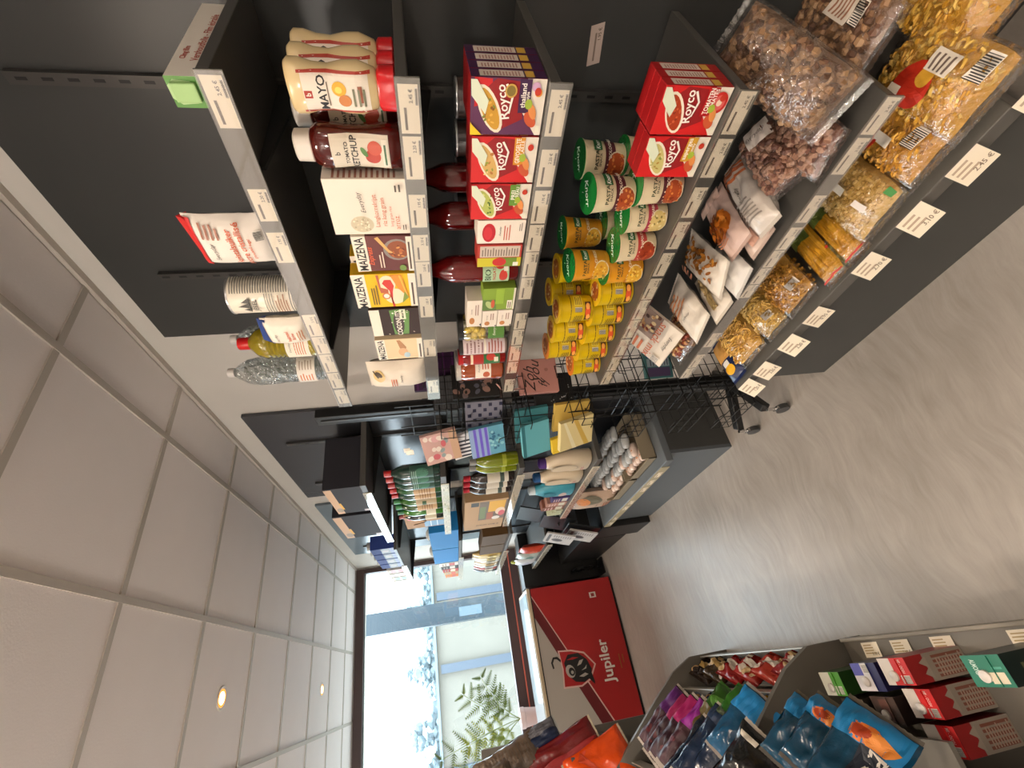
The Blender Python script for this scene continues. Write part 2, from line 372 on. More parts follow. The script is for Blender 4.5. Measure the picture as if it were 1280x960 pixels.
# ================================================================ SETTING
XW = 1.27; YW = 5.80; CEIL = 2.696
def struct(name, mb, **k):
    o = mb.build(name, **k); o['kind'] = 'structure'; return o
struct('floor', MB().box(-3.4, 1.42, -3.2, 5.9, -.12, 0, floor_mat()))
WM = wall_mat('painted_plaster', 'CEC8C0')
struct('wall_right', MB().box(XW, XW+.12, -3.2, 5.9, 0, 2.95, WM))
struct('wall_left', MB().box(-3.4, -3.28, -3.2, 5.9, 0, 2.95, WM))
struct('wall_back', MB().box(-3.4, 1.42, -3.2, -3.08, 0, 2.95, WM))
WX0, WX1, WZ0, WZ1 = -2.3, 1.25, .79, 2.60
wf = MB(); wf.box(-3.28, 1.27, YW, YW+.14, 0, WZ0, WM); wf.box(-3.28, 1.27, YW, YW+.14, WZ1, 2.95, WM); wf.box(-3.28, WX0, YW, YW+.14, WZ0, WZ1, WM); wf.box(WX1, 1.27, YW, YW+.14, WZ0, WZ1, WM)
struct('wall_front', wf)
# ceiling: white tiles in a grey metal grid, every tile its own piece
ceil = struct('ceiling', MB().box(-3.4, 1.42, -3.2, 5.9, CEIL+.03, CEIL+.15, M('8A8580', .9)))
TM = wall_mat('ceiling_tile_white', 'EEE6E3', 6, .2, .9, .03); GM = M('BDB4AA', .5)
xs = [XW-.012]+[1.004-.605*i for i in range(0, 8)]; xs = [x for x in xs if x > -3.28]+[-3.28]
ys = [1.174+.5948*j for j in range(-7, 8)]+[YW]
xs.sort(); ys.sort()
tile = {}
for i in range(len(xs)-1):
    for j in range(len(ys)-1):
        w_, d_ = xs[i+1]-xs[i], ys[j+1]-ys[j]; k = (round(w_, 3), round(d_, 3))
        if k not in tile:
            o = MB().box(-w_/2+.011, w_/2-.011, -d_/2+.011, d_/2-.011, 0, .012, TM).build('ceiling_tile', ceil, bevel=.002); tile[k] = o
        else:
            o = tile[k].copy(); COL.objects.link(o)
        o.location = ((xs[i]+xs[i+1])/2, (ys[j]+ys[j+1])/2, CEIL+.005)
for x in xs[1:-1]:
    MB().box(x-.012, x+.012, ys[0], ys[-1], CEIL-.001, CEIL+.02, GM).build('grid_bar', ceil)
for y in ys[1:-1]:
    MB().box(xs[0], xs[-1], y-.012, y+.012, CEIL, CEIL+.021, GM).build('grid_bar', ceil)
struct('trim_1', MB().box(XW-.024, XW, -3.1, 5.8, CEIL-.012, CEIL+.003, GM))
# recessed spot lamps
LM = emit('lamp_glow', (1, .66, .30, 1), 16); HALO = emit('lamp_halo_glow', (1, .36, .07, 1), 1.6)
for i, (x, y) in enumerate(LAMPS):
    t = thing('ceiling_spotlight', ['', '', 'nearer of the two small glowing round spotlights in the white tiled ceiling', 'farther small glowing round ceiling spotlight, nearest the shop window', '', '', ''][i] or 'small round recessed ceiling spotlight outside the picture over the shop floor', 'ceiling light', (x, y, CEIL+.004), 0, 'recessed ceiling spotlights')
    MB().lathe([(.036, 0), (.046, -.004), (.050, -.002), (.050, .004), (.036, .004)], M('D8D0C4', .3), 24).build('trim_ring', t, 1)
    MB().lathe([(.026, -.001), (.037, -.003), (.037, .002), (.026, .002)], HALO, 24).build('halo_ring', t, 1)  # glowing orange ring imitates the halo of light around the lens
    MB().lathe([(.0, -.0025), (.026, -.0025), (.026, .003), (0, .003)], LM, 20).build('lamp_lens', t)
    l = bpy.data.lights.new('spot_lamp', 'SPOT'); l.energy = LAMP_W; l.color = (1, .82, .64); l.spot_size = rad(150); l.spot_blend = .9; l.shadow_soft_size = .03
    lo = bpy.data.objects.new('spot_lamp', l); COL.objects.link(lo); lo.parent = t; lo.location = (0, 0, -.02)
for i, (x, y) in enumerate(((-1.3, -1.5), (-1.5, .9), (-1.9, 3.1))):  # unseen globes added as fill to brighten the ceiling
    t = thing('added_fill_globe', 'added unseen globe that fills the ceiling with light', 'fill light', (x, y, CEIL), group='added fill globes')
    MB().tube([(0, 0, 0), (0, 0, -.24)], .004, WIRE).build('cord', t)
    MB().blob((0, 0, -.34), (.11, .11, .11), emit('fill_globe_glow', (1, .91, .82, 1), GLOBE_FILL), None, 20, 12).build('globe', t, 1)
# window
BR = M('3A2420', .45, 0, .1, 30)
wi = MB(); fy0, fy1 = YW-.03, YW+.07
wi.box(WX0, WX1, fy0, fy1, WZ0, 1.0, BR); wi.box(WX0, WX1, fy0, fy1, WZ1-.0, WZ1+.09, BR); wi.box(WX0, WX0+.07, fy0, fy1, 1.0, WZ1, BR); wi.box(WX1-.05, WX1, fy0, fy1, 1.0, WZ1, BR)
win = struct('window_1', wi, bevel=.004)
MB().box(WX0+.07, WX1-.05, YW+.02, YW+.026, 1.0, WZ1, PANE).build('glass_pane', win)
MB().box(WX0, WX1, fy0-.006, fy0, .885, .897, M('B5553F', .5)).build('frame_seam', win)
struct('trim_2', MB().box(-3.28, 1.27, 5.36, YW, .73, .775, M('D9DEE0', .4)))
bt = MB().box(-3.28, 1.27, 5.40, 5.42, 0, .73, WM); struct('wall_sill', bt)

# ================================================================ OUTSIDE
og = MB().box(-60, 60, 6, 90, -3.2, -3.0, M('8E8C86', .9)); og.build('street_ground').__setitem__('kind', 'structure')
FM = wall_mat('pale_limestone', '77736A', 1.2, .6, .9, .12)
fa = thing('stone_building', 'pale stone building with slate-blue downpipes across the street', 'building', (0, 25, 0))
MB().box(-26, 30, 0, 6, -3, 2.5, FM).build('stone_wall', fa)
for x in (3.55, .45, -3.3, 8.4): MB().box(x-.18, x+.18, -.25, .05, -3, 2.35, M('48525E', .6)).build('downpipe', fa)
MB().box(-26, 30, -.3, 6.2, 2.5, 2.62, M('6C7880', .6)).build('eave', fa)
TL = ['leftmost', 'second from the left', 'third from the left', 'middle', 'third from the right', 'second from the right', 'rightmost']
for i in range(7):
    x = -9.5+i*3.4; h = 4.0
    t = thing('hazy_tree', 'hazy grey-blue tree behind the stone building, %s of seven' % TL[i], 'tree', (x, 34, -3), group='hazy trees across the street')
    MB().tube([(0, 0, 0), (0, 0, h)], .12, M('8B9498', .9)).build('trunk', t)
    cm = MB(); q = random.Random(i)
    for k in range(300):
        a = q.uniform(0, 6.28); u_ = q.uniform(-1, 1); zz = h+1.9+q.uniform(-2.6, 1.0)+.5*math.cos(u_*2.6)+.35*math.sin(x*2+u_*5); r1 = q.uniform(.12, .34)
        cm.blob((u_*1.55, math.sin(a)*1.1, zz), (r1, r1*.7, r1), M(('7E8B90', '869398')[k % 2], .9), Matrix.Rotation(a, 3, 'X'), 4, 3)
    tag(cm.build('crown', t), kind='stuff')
po = thing('steel_column', 'dark slate-blue steel column standing right outside the shop window', 'column', (1.0, 9, -3))
MB().box(-.17, .17, -.12, .12, 0, 9, M('27333B', .35, .1)).build('shaft', po)
MB().box(-.3, .3, -.16, .16, 6.5, 6.56, M('33424C', .5)).build('bracket', po)
MB().box(-.10, .05, -.125, -.12, 4.1, 4.5, M('4E5E68', .6)).build('sign_plate', po)

# ================================================================ SHELVING
BOARD = M('383938', .36, 0, .04, 300); SHELF = M('4A4844', .42); STRIP = M('77736C', .25, .3)
TAGM = M('EFE3CC', .55)
def price_label(parent, y0, y1, zc, h, X, price, seed):
    mb = MB(); w_ = y1-y0; cy_ = (y0+y1)/2
    s = lambda u, v, off: (X-.0012-off, cy_-(u-.5)*w_, zc-h/2+v*h)
    mb.add([s(0, 0, 0), s(1, 0, 0), s(1, 1, 0), s(0, 1, 0)], [(0, 1, 2, 3)], TAGM)
    art(mb, s, w_, h, [('t', price, .77, .40, .20, '5E544A'), ('lines', .08, .56, .62, .86, 1, '6B5E50'), ('lines', .62, .04, .95, .16, 1, '6B5E50')])
    art(mb, s, w_, h, [('bar', .60, .03, .94, .17)])
    return mb.build('price_label', parent)
S1, S2, S3, S4, S5, S6 = 1.940, 1.637, 1.368, .994, .660, .430
PR = ['2.45 €', '2.20 €', '1.95 €', '3.10 €', '2.65 €', '1.85 €', '2.70 €', '1.20 €', '3.75 €', '0.95 €', '4.10 €']
LAB = {1: [(.364, .446), (.561, .634), (.662, .745), (.92, 1.008), (1.011, 1.089), (1.092, 1.183), (1.187, 1.274), (1.284, 1.371)],
 2: [(.367, .45), (.455, .541), (.575, .656), (.676, .753), (.755, .837), (.872, .953), (1.052, 1.135), (1.27, 1.35)],
 3: [(.368, .451), (.477, .558), (.567, .651), (.655, .733), (.735, .817), (.82, .90), (.957, 1.028), (1.031, 1.106), (1.11, 1.191), (1.196, 1.262), (1.301, 1.381)],
 4: [(.359, .441), (.45, .537), (.561, .642), (.654, .738), (.751, .833), (.842, .926), (.929, 1.015), (1.018, 1.106), (1.114, 1.203), (1.212, 1.295), (1.3, 1.386)],
 5: [(.36, .436), (.443, .529), (.584, .663), (.678, .752), (.755, .816), (.819, .882), (.885, .94), (1.112, 1.19), (1.235, 1.318), (1.322, 1.388)]}
def rail(parent, X, y, z0, z1):
    o = MB().box(X-.014, X, y-.013, y+.013, z0, z1, M('4E4C4A', .35, .5)).build('slotted_rail', parent)
    mb = MB(); z = z0+.03
    while z < z1-.03: mb.box(X-.0146, X-.0135, y-.0035, y+.0035, z, z+.022, BLACK); z += .05
    tag(mb.build('rail_slots', o), kind='stuff')
def shelf(parent, X0, X1, y0, y1, ztop, labels, strip=.042, th=.022, brackets=(), sy=None, lab_h=.034, strip_mat=STRIP):
    o = MB().box(X0+.003, X1, y0, y1, ztop-th, ztop-.002, SHELF).build('shelf_board', parent, bevel=.0015)
    a, b = sy or (y0, y1)
    st = MB().box(X0, X0+.003, a, b, ztop-strip, ztop, strip_mat).build('label_strip', parent)
    MB().box(X0-.0035, X0-.003, a, b, ztop-strip, ztop+.001, CLIP).build('clear_cover', st)
    for i, (p, q) in enumerate(labels): price_label(st, p, q, ztop-strip/2, lab_h, X0, PR[i % len(PR)], i)
    for y in brackets:
        pb = MB(); pb.add([(X0+.05, y-.004, ztop-th), (X1, y-.004, ztop-th), (X1, y-.004, ztop-.075), (X0+.05, y-.004, ztop-.035), (X0+.05, y+.004, ztop-th), (X1, y+.004, ztop-th), (X1, y+.004, ztop-.075), (X0+.05, y+.004, ztop-.035)],
            [(3, 2, 1, 0), (4, 5, 6, 7), (0, 1, 5, 4), (1, 2, 6, 5), (2, 3, 7, 6), (3, 0, 4, 7)], DARK); pb.build('bracket', parent)
    return o
BX = 1.25
t1 = thing('shelving_unit', 'dark grey wall shelving filled with sauces, soups and pasta nearest the viewer', 'shelf', (0, 0, 0))
MB().box(BX, XW-.002, -1.0, 1.44, 0, 2.60, BOARD).build('back_panel', t1)
for y in (.55, 1.13): rail(t1, BX, y, .5, 2.47 if y < 1 else 2.47-.01)
for k, z in ((1, S1), (2, S2), (3, S3), (4, S4), (5, S5)):
    shelf(t1, .85, BX-.015, .357, 1.39, z, LAB[k], brackets=(.55, 1.13))
# base shelf with its drooping paper tags
MB().box(.78, BX, .34, 1.40, .385, S6-.002, GREY).build('base_shelf', t1, bevel=.003)
MB().box(.828, .85, .36, 1.40, 0, .385, M('3C3D3B', .45)).build('kick_plate', t1)
MB().box(.85, BX, 1.38, 1.40, 0, .385, M('3C3D3B', .45)).build('end_panel', t1)
for i, (a, b, tl) in enumerate([(.412, .488, .02), (.55, .625, .03), (.703, .780, .02), (.914, .995, .012), (1.045, 1.13, .03), (1.20, 1.285, .025), (1.31, 1.39, .035), (.27, .34, .02)]):
    mb = MB(); W_, H_ = b-a, .062; ty = tl*.5
    s = lambda u, v, off, a=a, W_=W_, tl=tl: (.776-off-(1-v)*tl, a+W_*(1-u)+(1-v)*.012, .372+v*H_)
    mb.add([s(0, 0, 0), s(1, 0, 0), s(1, 1, 0), s(0, 1, 0)], [(0, 1, 2, 3)], TAGM)
    art(mb, s, W_, H_, [('lines', .1, .3, .7, .9, 3, 'B9A48C'), ('t', PR[(i*3) % 11], .7, .3, .2, '8A7763')]); mb.build('price_tag', t1)
# loose tag stuck to the back panel between the shelves
mb = MB(); s = lambda u, v, off: (BX-.002-off, .475-u*.085+v*.01, 1.135+v*.032+u*.008)
mb.add([s(0, 0, 0), s(1, 0, 0), s(1, 1, 0), s(0, 1, 0)], [(0, 1, 2, 3)], M('B9A79C', .6)); art(mb, s, .085, .032, [('lines', .1, .4, .9, .7, 1, '7A6A60'), ('t', '1.95 €', .75, .3, .25, '5A4C44')]); mb.build('price_label', t1)

def rlab(seed, y0, y1, n):
    q = random.Random(seed); o = []; st = (y1-y0)/n
    for i in range(n):
        if q.random() < .8: o.append((y0+i*st+.012, y0+i*st+min(.1, st*.7)))
    return o
LSTRIP = M('D9D2BE', .4)
t2 = thing('shelving_unit', 'second dark wall shelving beyond the wire stand, with green bottles and detergents', 'shelf', (0, 0, 0))
B2 = M('45464A', .2)
MB().box(BX, XW-.002, 2.07, 3.26, 0, 2.57, B2).build('back_panel', t2)
for y in (2.39, 3.0): rail(t2, BX, y, .5, 2.45)
for i, z in enumerate((2.01, 1.62, 1.215, .79)):
    shelf(t2, .85, BX-.015, 2.15, 3.21, z, rlab(i, 2.27, 3.2, 8), brackets=(2.39, 3.0), sy=(2.25, 3.21), strip_mat=LSTRIP, th=.03)
MB().box(.80, BX, 2.15, 3.42, .37, .41, M('5E6468', .4)).build('base_shelf', t2, bevel=.003)
st = MB().box(.797, .80, 2.24, 3.42, .355, .405, M('A79C7C', .4)).build('label_strip', t2)
for a, b in rlab(9, 2.3, 3.4, 9): price_label(st, a, b, .38, .03, .797, '1.99 €', 1)
MB().box(.84, .86, 2.15, 3.42, 0, .37, M('50565B', .45)).build('kick_plate', t2)
MB().box(.86, BX, 2.15, 2.17, 0, .37, M('3A3B3A', .45)).build('end_panel', t2)
t3 = thing('shelving_unit', 'farthest wall shelving beside the shop window with blue packets and pouches', 'shelf', (0, 0, 0))
B3 = M('6E7B83', .25)
MB().box(BX, XW-.002, 3.45, 5.05, .9, 2.57, B3).build('back_panel', t3); MB().box(BX-.002, XW-.002, 3.45, 5.05, 0, .9, M('2A2B2C', .4)).build('lower_panel', t3)
for y in (3.6, 4.75): rail(t3, BX, y, .5, 2.44)
for i, z in enumerate((2.0, 1.525, 1.135, .74)):
    shelf(t3, .85, BX-.015, 3.45 if i < 3 else 4.08, 5.05, z, rlab(20+i, 4.1, 5.0, 5), brackets=(3.6, 4.75), sy=(4.02, 5.05), strip_mat=LSTRIP)
MB().box(.855, BX, 4.05, 5.05, 0, .42, M('1B1B1B', .5)).build('base_cabinet', t3)

# ================================================================ GOODS, shelf by shelf (near the viewer first)
def put(o, yc, z, X=.87, rz=0., r=0.):
    """stand a pack on a shelf; r, rz: a round pack of radius r turned by rz about its own axis"""
    o.location = (X+r-r*math.cos(rz), yc-r*math.sin(rz), z); o.rotation_euler = (0, 0, AISLE+rz); return o
ORD = ['front', 'second', 'third', 'fourth']
def rows(o, n, dx, base, jit=.0):
    """copies of a pack standing behind it, deeper in the shelf"""
    x, y, z = o.location
    for i in range(1, n): c = dup(o, (x+dx*i, y+R.uniform(-jit, jit), z), f'{base}, {ORD[i]} from the front')
    o['label'] = f'{base}, front one'

# -- shelf 1
o = carton('cling_film_box', 'white cling film box with a green end on the top shelf edge', .30, .056, .048, 'E9E2D6', [], cat='box',
    side=[('r', 0, 0, 1, 1, '4E8A2E'), ('p', [(.15, .35), (.85, .35), (.9, .8), (.7, 1), (.3, 1), (.1, .8)], 'A8C98A')])
# the box lies along +x with its green end towards the aisle
a = MB(); art(a, lambda u, v, off: ((u-.5)*.30, .048*(1-v)*1.0, .056+off), .30, .048, [('t', 'Vershoudfolie - Film étirable', -.0+.5, .68, .22, 'B04028'), ('t', 'Cling film', .28, .32, .22, 'B04028')])
art(a, lambda u, v, off: ((u-.5)*.30, .048+off, (1-v)*.056), .30, .056, [('t', 'Vershoudfolie - Film étirable', .5, .62, .22, 'B04028', 180), ('t', 'Cling film', .72, .3, .22, 'B04028', 180)])
a.build('printed_lettering', o); tb = MB().box(.15, .157, .010, .040, .012, .05, M('9CC27C', .5)).build('pull_tab', o, bevel=.002)
o.rotation_euler = (0, 0, rad(180)); o.location = (.87+.15, .424, S1)
o = bag('sugar_bag', 'white paper sugar bag with a red folded top on the top shelf', .135, .165, .06, 3, 'E6DDD2', [
    ('r', 0, .90, 1, 1, 'D02B2B'), ('t', 'Everyday', .40, .74, .075, '3A3330', 0, False, .3), ('t', 'kristalsuiker', .50, .50, .085, 'C9603C'), ('t', 'sucre cristallisé', .50, .38, .085, 'C9603C'), ('t', 'granulated sugar', .45, .28, .05, 'C9603C'),
    ('lines', .66, .6, .94, .84, 4, 'A06A55'), ('bar', .60, .10, .78, .2)], crimp=False, rough=.6)
c = MB(); c.add([(-.062, -.012, .15), (.062, -.012, .158), (.06, .0, .176), (-.055, .0, .166), (-.062, .012, .15), (.062, .012, .158)], [(0, 1, 2, 3), (3, 2, 5, 4), (0, 3, 4), (1, 5, 2)], M('D02B2B', .4)); c.build('folded_top', o)
put(o, .715, S1, .90)
lines = [('r', 0, i*.036+.02, 1, i*.036+.034, '5B5A56') for i in range(27)]
o = can('salt_canister', 'white salt canister with thin grey stripes on the top shelf', .047, .165, 'E4DCCC', [('r', 0, .02+i*.036, 1, .034+i*.036, '6B6A66') for i in range(3)]+[('r', .56, .13+i*.036, 1, .143+i*.036, '66645F') for i in range(23)]+[('r', .05, .34+i*.036, .54, .351+i*.036, '7A7872') for i in range(4)]+
    [('lines', .10, .13, .52, .32, 5, 'A0785F'), ('t', 'JESEL', .30, .60, .085, '33302C'), ('p', [(.14, .70), (.48, .70), (.43, .675), (.20, .675)], '3C3A36'), ('p', [(.26, .70), (.36, .70), (.29, .86)], '4A4844'), ('p', [(.36, .70), (.46, .70), (.38, .80)], '4A4844'), ('p', [(.17, .70), (.25, .70), (.23, .79)], '4A4844')], W=.122)
put(o, .907, S1, .87, rad(40), .047)
o = bag('flour_pack', 'small white paper pack with a crumpled blue top in front of the oil', .10, .118, .055, 5, 'E8DFD0', [('r', 0, .93, 1, 1, '27407E'), ('t', 'Everyday', .42, .72, .08, '3A3330', 0, False, .3), ('t', 'bakmeel', .5, .48, .08, 'C9603C'), ('t', 'farine', .5, .37, .08, 'C9603C'), ('lines', .3, .12, .8, .28, 3, 'C9906C')], crimp=False, rough=.6)
c = MB(); c.add([(-.046, -.012, .105), (.046, -.012, .104), (.048, 0, .125), (-.04, 0, .135), (-.046, .012, .105), (.046, .012, .104)], [(0, 1, 2, 3), (3, 2, 5, 4), (0, 3, 4), (1, 5, 2)], M('27407E', .4)); c.build('folded_top', o)
put(o, 1.012, S1, .885)
def oil_liq():
    k = 'sunflower_oil'
    if k in _m: return _m[k]
    m = M('8A7A10', .08, 0, .7, 90, .6); _m[k] = m; return m
def bottle(name, label, prof, mat, capprof, capmat, n=20, extra=None, lab=None, cat='bottle'):
    t = thing(name, label, cat); r0 = max(p[0] for p in prof); c = (0, r0, 0)
    MB().lathe(prof, mat, n, c).build('body', t, 2); MB().lathe(capprof, capmat, 16, c).build('cap', t, 2)
    if lab: a = MB(); art(a, cyl(lab[0], lab[1], r0+.0006, lab[2]), lab[0], lab[1], lab[3], seg=10); a.build('paper_label', t)
    return t
rib = []
for i in range(9): z = .035+i*.013; rib += [(.050, z), (.047, z+.006)]
o = bottle('oil_bottle', 'ribbed bottle of yellow cooking oil with a red cap', [(.040, 0), (.049, .01)]+rib+[(.050, .155), (.042, .18), (.022, .20), (.015, .208)], oil_liq(), [(.019, .203), (.019, .232), (.017, .235), (0, .235)], M('C01818', .3),
    lab=(.11, .065, .03, [('r', 0, 0, 1, 1, 'E9E0CE'), ('t', 'Everyday', .4, .8, .12, '3A3330', 0, False, .3), ('lines', .15, .15, .85, .65, 5, 'CC8060')]))
put(o, 1.125, S1, .885, rad(38), .05)
def water(label, yc, X, H=.315):
    pr = [(.036, 0), (.042, .012)]
    for i in range(7): z = .02+i*.012; pr += [(.043, z), (.039, z+.006)]
    pr += [(.043, .11), (.043, .15), (.0455, .165), (.046, .22), (.040, .255), (.022, .285), (.013, .295), (.013, .30)]
    pr = [(a, b*H/.315) for a, b in pr]
    b = bottle('clear_bottle', label, pr, PET, [(.015, .296*H/.315), (.015, H), (.013, H+.002), (0, H+.002)], M('D6D2CC', .35),
        lab=(.10, .055, .045, [('r', 0, 0, 1, 1, 'E4DDD2'), ('lines', .12, .12, .45, .9, 5, 'D08058'), ('lines', .55, .12, .9, .9, 5, 'B0A090')]))
    q = MB(); q.lathe([(a*.93, z_) for a, z_ in pr if z_ < .27*H/.315], film('clear_water', .16, 'E2E8E6', .03, 3., 40), 16, (0, .046, .002)); q.build('water', b, 1)
    return put(b, yc, S1, X, rad(40), .046)
water('clear ribbed plastic bottle with white cap, last on the top shelf', 1.262, .885)
water('clear plastic bottle with white cap standing behind the oil bottle', 1.235, 1.0)

# -- shelf 2
def sauce(name, label, prof, mat, cap, capmat, prims, LW, LH, lz, p=2.4, band=None):
    t = thing(name, label, 'bottle'); ry0 = max(q[2] for q in prof); mb = MB(); mb.oval(prof, mat, 28, p, (0, ry0, 0)); mb.build('body', t, 1)
    c = MB(); c.oval(cap, capmat, 24, 2.8, (0, ry0, 0)); c.build('cap', t, 2)
    def s(u, v, off):
        z = lz+v*LH; i = 0
        while i < len(prof)-2 and prof[i+1][0] < z: i += 1
        a, b = prof[i], prof[i+1]; k = (z-a[0])/(b[0]-a[0]); rx = a[1]+(b[1]-a[1])*k; ry = a[2]+(b[2]-a[2])*k; x = (u-.5)*LW; x = max(-rx*.98, min(rx*.98, x))
        return (x, ry0-ry*max(0, 1-abs(x/rx)**p)**(1/p)-off, z)
    a = MB(); art(a, s, LW, LH, prims, base=.0008, seg=10); a.build('front_label', t); return t
MAYO = M('D9C191', .25, 0, .03, 60, .4)
def mayo(label):
    return sauce('mayonnaise_bottle', label, [(.028, .022, .018), (.034, .032, .022), (.06, .042, .026), (.085, .041, .026), (.11, .035, .025), (.135, .037, .025), (.155, .043, .026), (.172, .043, .026), (.178, .038, .022), (.180, .02, .01)], MAYO,
      [(0, .034, .021), (.002, .036, .023), (.026, .035, .022), (.03, .03, .02)], M('C2141B', .3),
      [('r', .02, .04, .98, .96, 'E8DCCB'), ('r', .0, .0, .06, 1, 'A8321F'), ('r', .94, .0, 1, 1, 'A8321F'), ('r', .38, .84, .56, .95, 'A8321F'), ('t', 'b', .47, .895, .07, 'F3E8D8'), ('t', 'MAYO', .50, .70, .12, '1E1A18'), ('lines', .2, .6, .8, .64, 1, '7A6A55'),
       ('e', .62, .46, .17, .10, 'E0A81E'), ('e', .34, .40, .15, .09, 'C97B3C'), ('e', .60, .47, .08, .05, 'F3D35A'), ('r', .3, .14, .7, .2, '9A5A40'), ('lines', .2, .08, .8, .30, 3, '7A7A60')], .066, .118, .040)
o = mayo('cream mayonnaise squeeze bottle standing on its red cap, front one'); put(o, .396, S2)
for i in (1, 2): dup(o, (.87+.056*i, .396, S2), 'mayonnaise bottle on red cap, %s behind the front one' % ('directly' if i == 1 else 'two places'))
KET = M('4A0E08', .12, 0, 0, 1, .5)
o = sauce('ketchup_bottle', 'dark red tomato ketchup bottle with white cap beside the mayonnaise, front one', [(0, .034, .024), (.004, .042, .03), (.03, .043, .031), (.06, .038, .029), (.10, .037, .028), (.13, .041, .030), (.15, .042, .03), (.163, .034, .026), (.17, .026, .02)], KET,
  [(.166, .026, .022), (.168, .028, .024), (.196, .027, .023), (.199, .022, .018)], M('D9CFC2', .35),
  [('r', .0, .02, 1, .98, 'D8CDB9'), ('t', 'b', .5, .88, .09, '2E2A26'), ('t', 'TOMATO', .5, .73, .065, '2E2A26'), ('t', 'KETCHUP', .5, .60, .115, '1E1A18'), ('e', .42, .30, .22, .13, 'B03A28'), ('e', .66, .26, .2, .12, 'C0503A'), ('e', .55, .44, .16, .04, '4E7A3A', 30), ('r', .1, .04, .9, .14, 'E6DDCB'), ('lines', .15, .05, .85, .13, 1, '4A6A4A')], .066, .112, .022)
put(o, .502, S2); dup(o, (.935, .470, S2), 'dark red ketchup bottle with white cap behind the front ketchup')
grains = [('e', .20, .62, .155, .15, 'CFC2A4')]+spots(4, .09, .52, .31, .72, 26, .016, ['EFE6CC', 'DDD0AE', 'B5A88A'])
o = carton('rice_box', 'white long grain rice box with a round picture of rice', .135, .165, .045, 'EADFCF', grains+[('t', 'Everyday', .62, .58, .075, '4A423A', 8, False, .35), ('t', 'Langkorrelrijst', .46, .41, .075, 'C9643C', 0, False), ('t', 'riz long grain', .44, .315, .075, 'C9643C', 0, False), ('t', 'long grain rice', .36, .225, .05, 'C9643C', 0, False), ('t', 'arroz', .24, .15, .045, 'C9643C', 0, False), ('lines', .1, .04, .22, .1, 2, '5A5046'), ('lines', .8, .06, .93, .16, 2, '5A5046')],
    side=[('lines', .1, .1, .9, .9, 12, 'A8705A')]); put(o, .622, S2, .872)
o = carton('thickener_box', 'brown MAIZENA express box beside the white rice box', .104, .135, .042, '6B3A38', [('r', 0, .77, 1, 1, 'E8DDCB'), ('t', 'MAIZENA', .5, .885, .15, '1E1A18'), ('t', 'Express', .45, .72, .12, 'D8603A', 0, True, .35), ('e', .62, .26, .30, .24, '8A8078'), ('e', .62, .25, .25, .19, '8F4A22'), ('p', [(.95, .62), (.99, .56), (.62, .40), (.5, .30), (.55, .42)], 'D9A860')]+spots(8, .42, .12, .8, .36, 14, .03, ['B5622E', '6E2E14', 'D08A44'])+[('lines', .12, .5, .6, .6, 2, 'E0CDB8'), ('r', 0, 0, 1, .10, 'E8DDCB'), ('lines', .06, .02, .94, .09, 1, '5A4A40'), ('e', .1, .2, .09, .06, '6E8A3A')],
    side=[('r', 0, .77, 1, 1, 'E8DDCB')]); put(o, .746, S2)
mz = [('r', 0, .79, 1, 1, 'E8DDCB'), ('t', 'MAIZENA', .47, .895, .13, '1E1A18'), ('r', 0, .0, 1, .12, 'E8DDCB'), ('lines', .05, .03, .95, .10, 1, '5A4A40'), ('e', .72, .46, .24, .13, 'EAD9B8'), ('e', .34, .36, .24, .17, 'EAD9B8'), ('p', [(.98, .58), (.98, .62), (.6, .60), (.45, .58), (.45, .46), (.56, .46), (.62, .57)], 'B85A34'), ('e', .36, .50, .1, .07, 'C8743E'), ('e', .36, .5, .065, .045, 'F0E8D8'), ('p', [(.02, .42), (.02, .38), (.52, .44), (.74, .54), (.84, .50), (.84, .40), (.66, .36), (.50, .39)], 'CC2E1E'), ('p', [(.25, .13), (.98, .22), (.98, .40), (.6, .30)], 'D98A1E'), ('p', [(.3, .15), (.96, .24), (.96, .27), (.4, .18)], 'F0B440'), ('p', [(.12, .26), (.5, .2), (.3, .14)], '7A8A2E'), ('lines', .1, .62, .75, .74, 3, '6E5A1E')]
o = carton('thickener_box', 'yellow MAIZENA box with wooden spoons drawn on it, front one', .118, .158, .045, 'E8B818', mz); put(o, .868, S2)
dup(o, (.925, .856, S2), 'yellow MAIZENA box mostly hidden behind the front one')
o = carton('coconut_milk_pack', 'dark brown coconut pack with a green leaf band', .112, .135, .045, '33201A', [('r', 0, .80, .98, 1, 'E8DDCB'), ('p', [(.04, .56), (.95, .60), (.98, .42), (.9, .20), (.04, .26)], '5E8A3A'), ('e', .46, .44, .42, .11, '3A241C'), ('t', 'COCONUTS', .47, .44, .11, 'EFE6D6'), ('r', .62, .28, .98, .40, 'DCE0C4'), ('lines', .66, .30, .95, .38, 1, '4A5A34')]+spots(3, .04, .05, .95, .76, 14, .02, ['EDE4D4', 'C9B8A4'])); put(o, .992, S2)
o = carton('thickener_box', 'small cream MAIZENA box with a wooden whisk picture', .098, .138, .045, 'E3C9A0', [('r', 0, .80, 1, 1, 'E8DDCB'), ('t', 'MAIZENA', .5, .895, .13, '1E1A18'), ('p', [(.55, .5), (.95, .55), (.95, .48), (.6, .36), (.45, .38)], 'B07A48'), ('e', .36, .44, .2, .10, 'D8A878'), ('e', .2, .36, .14, .07, 'A9C0C8'), ('r', 0, 0, 1, .12, 'E8DDCB'), ('lines', .05, .02, .95, .1, 1, '5A4A40')]); put(o, 1.116, S2)
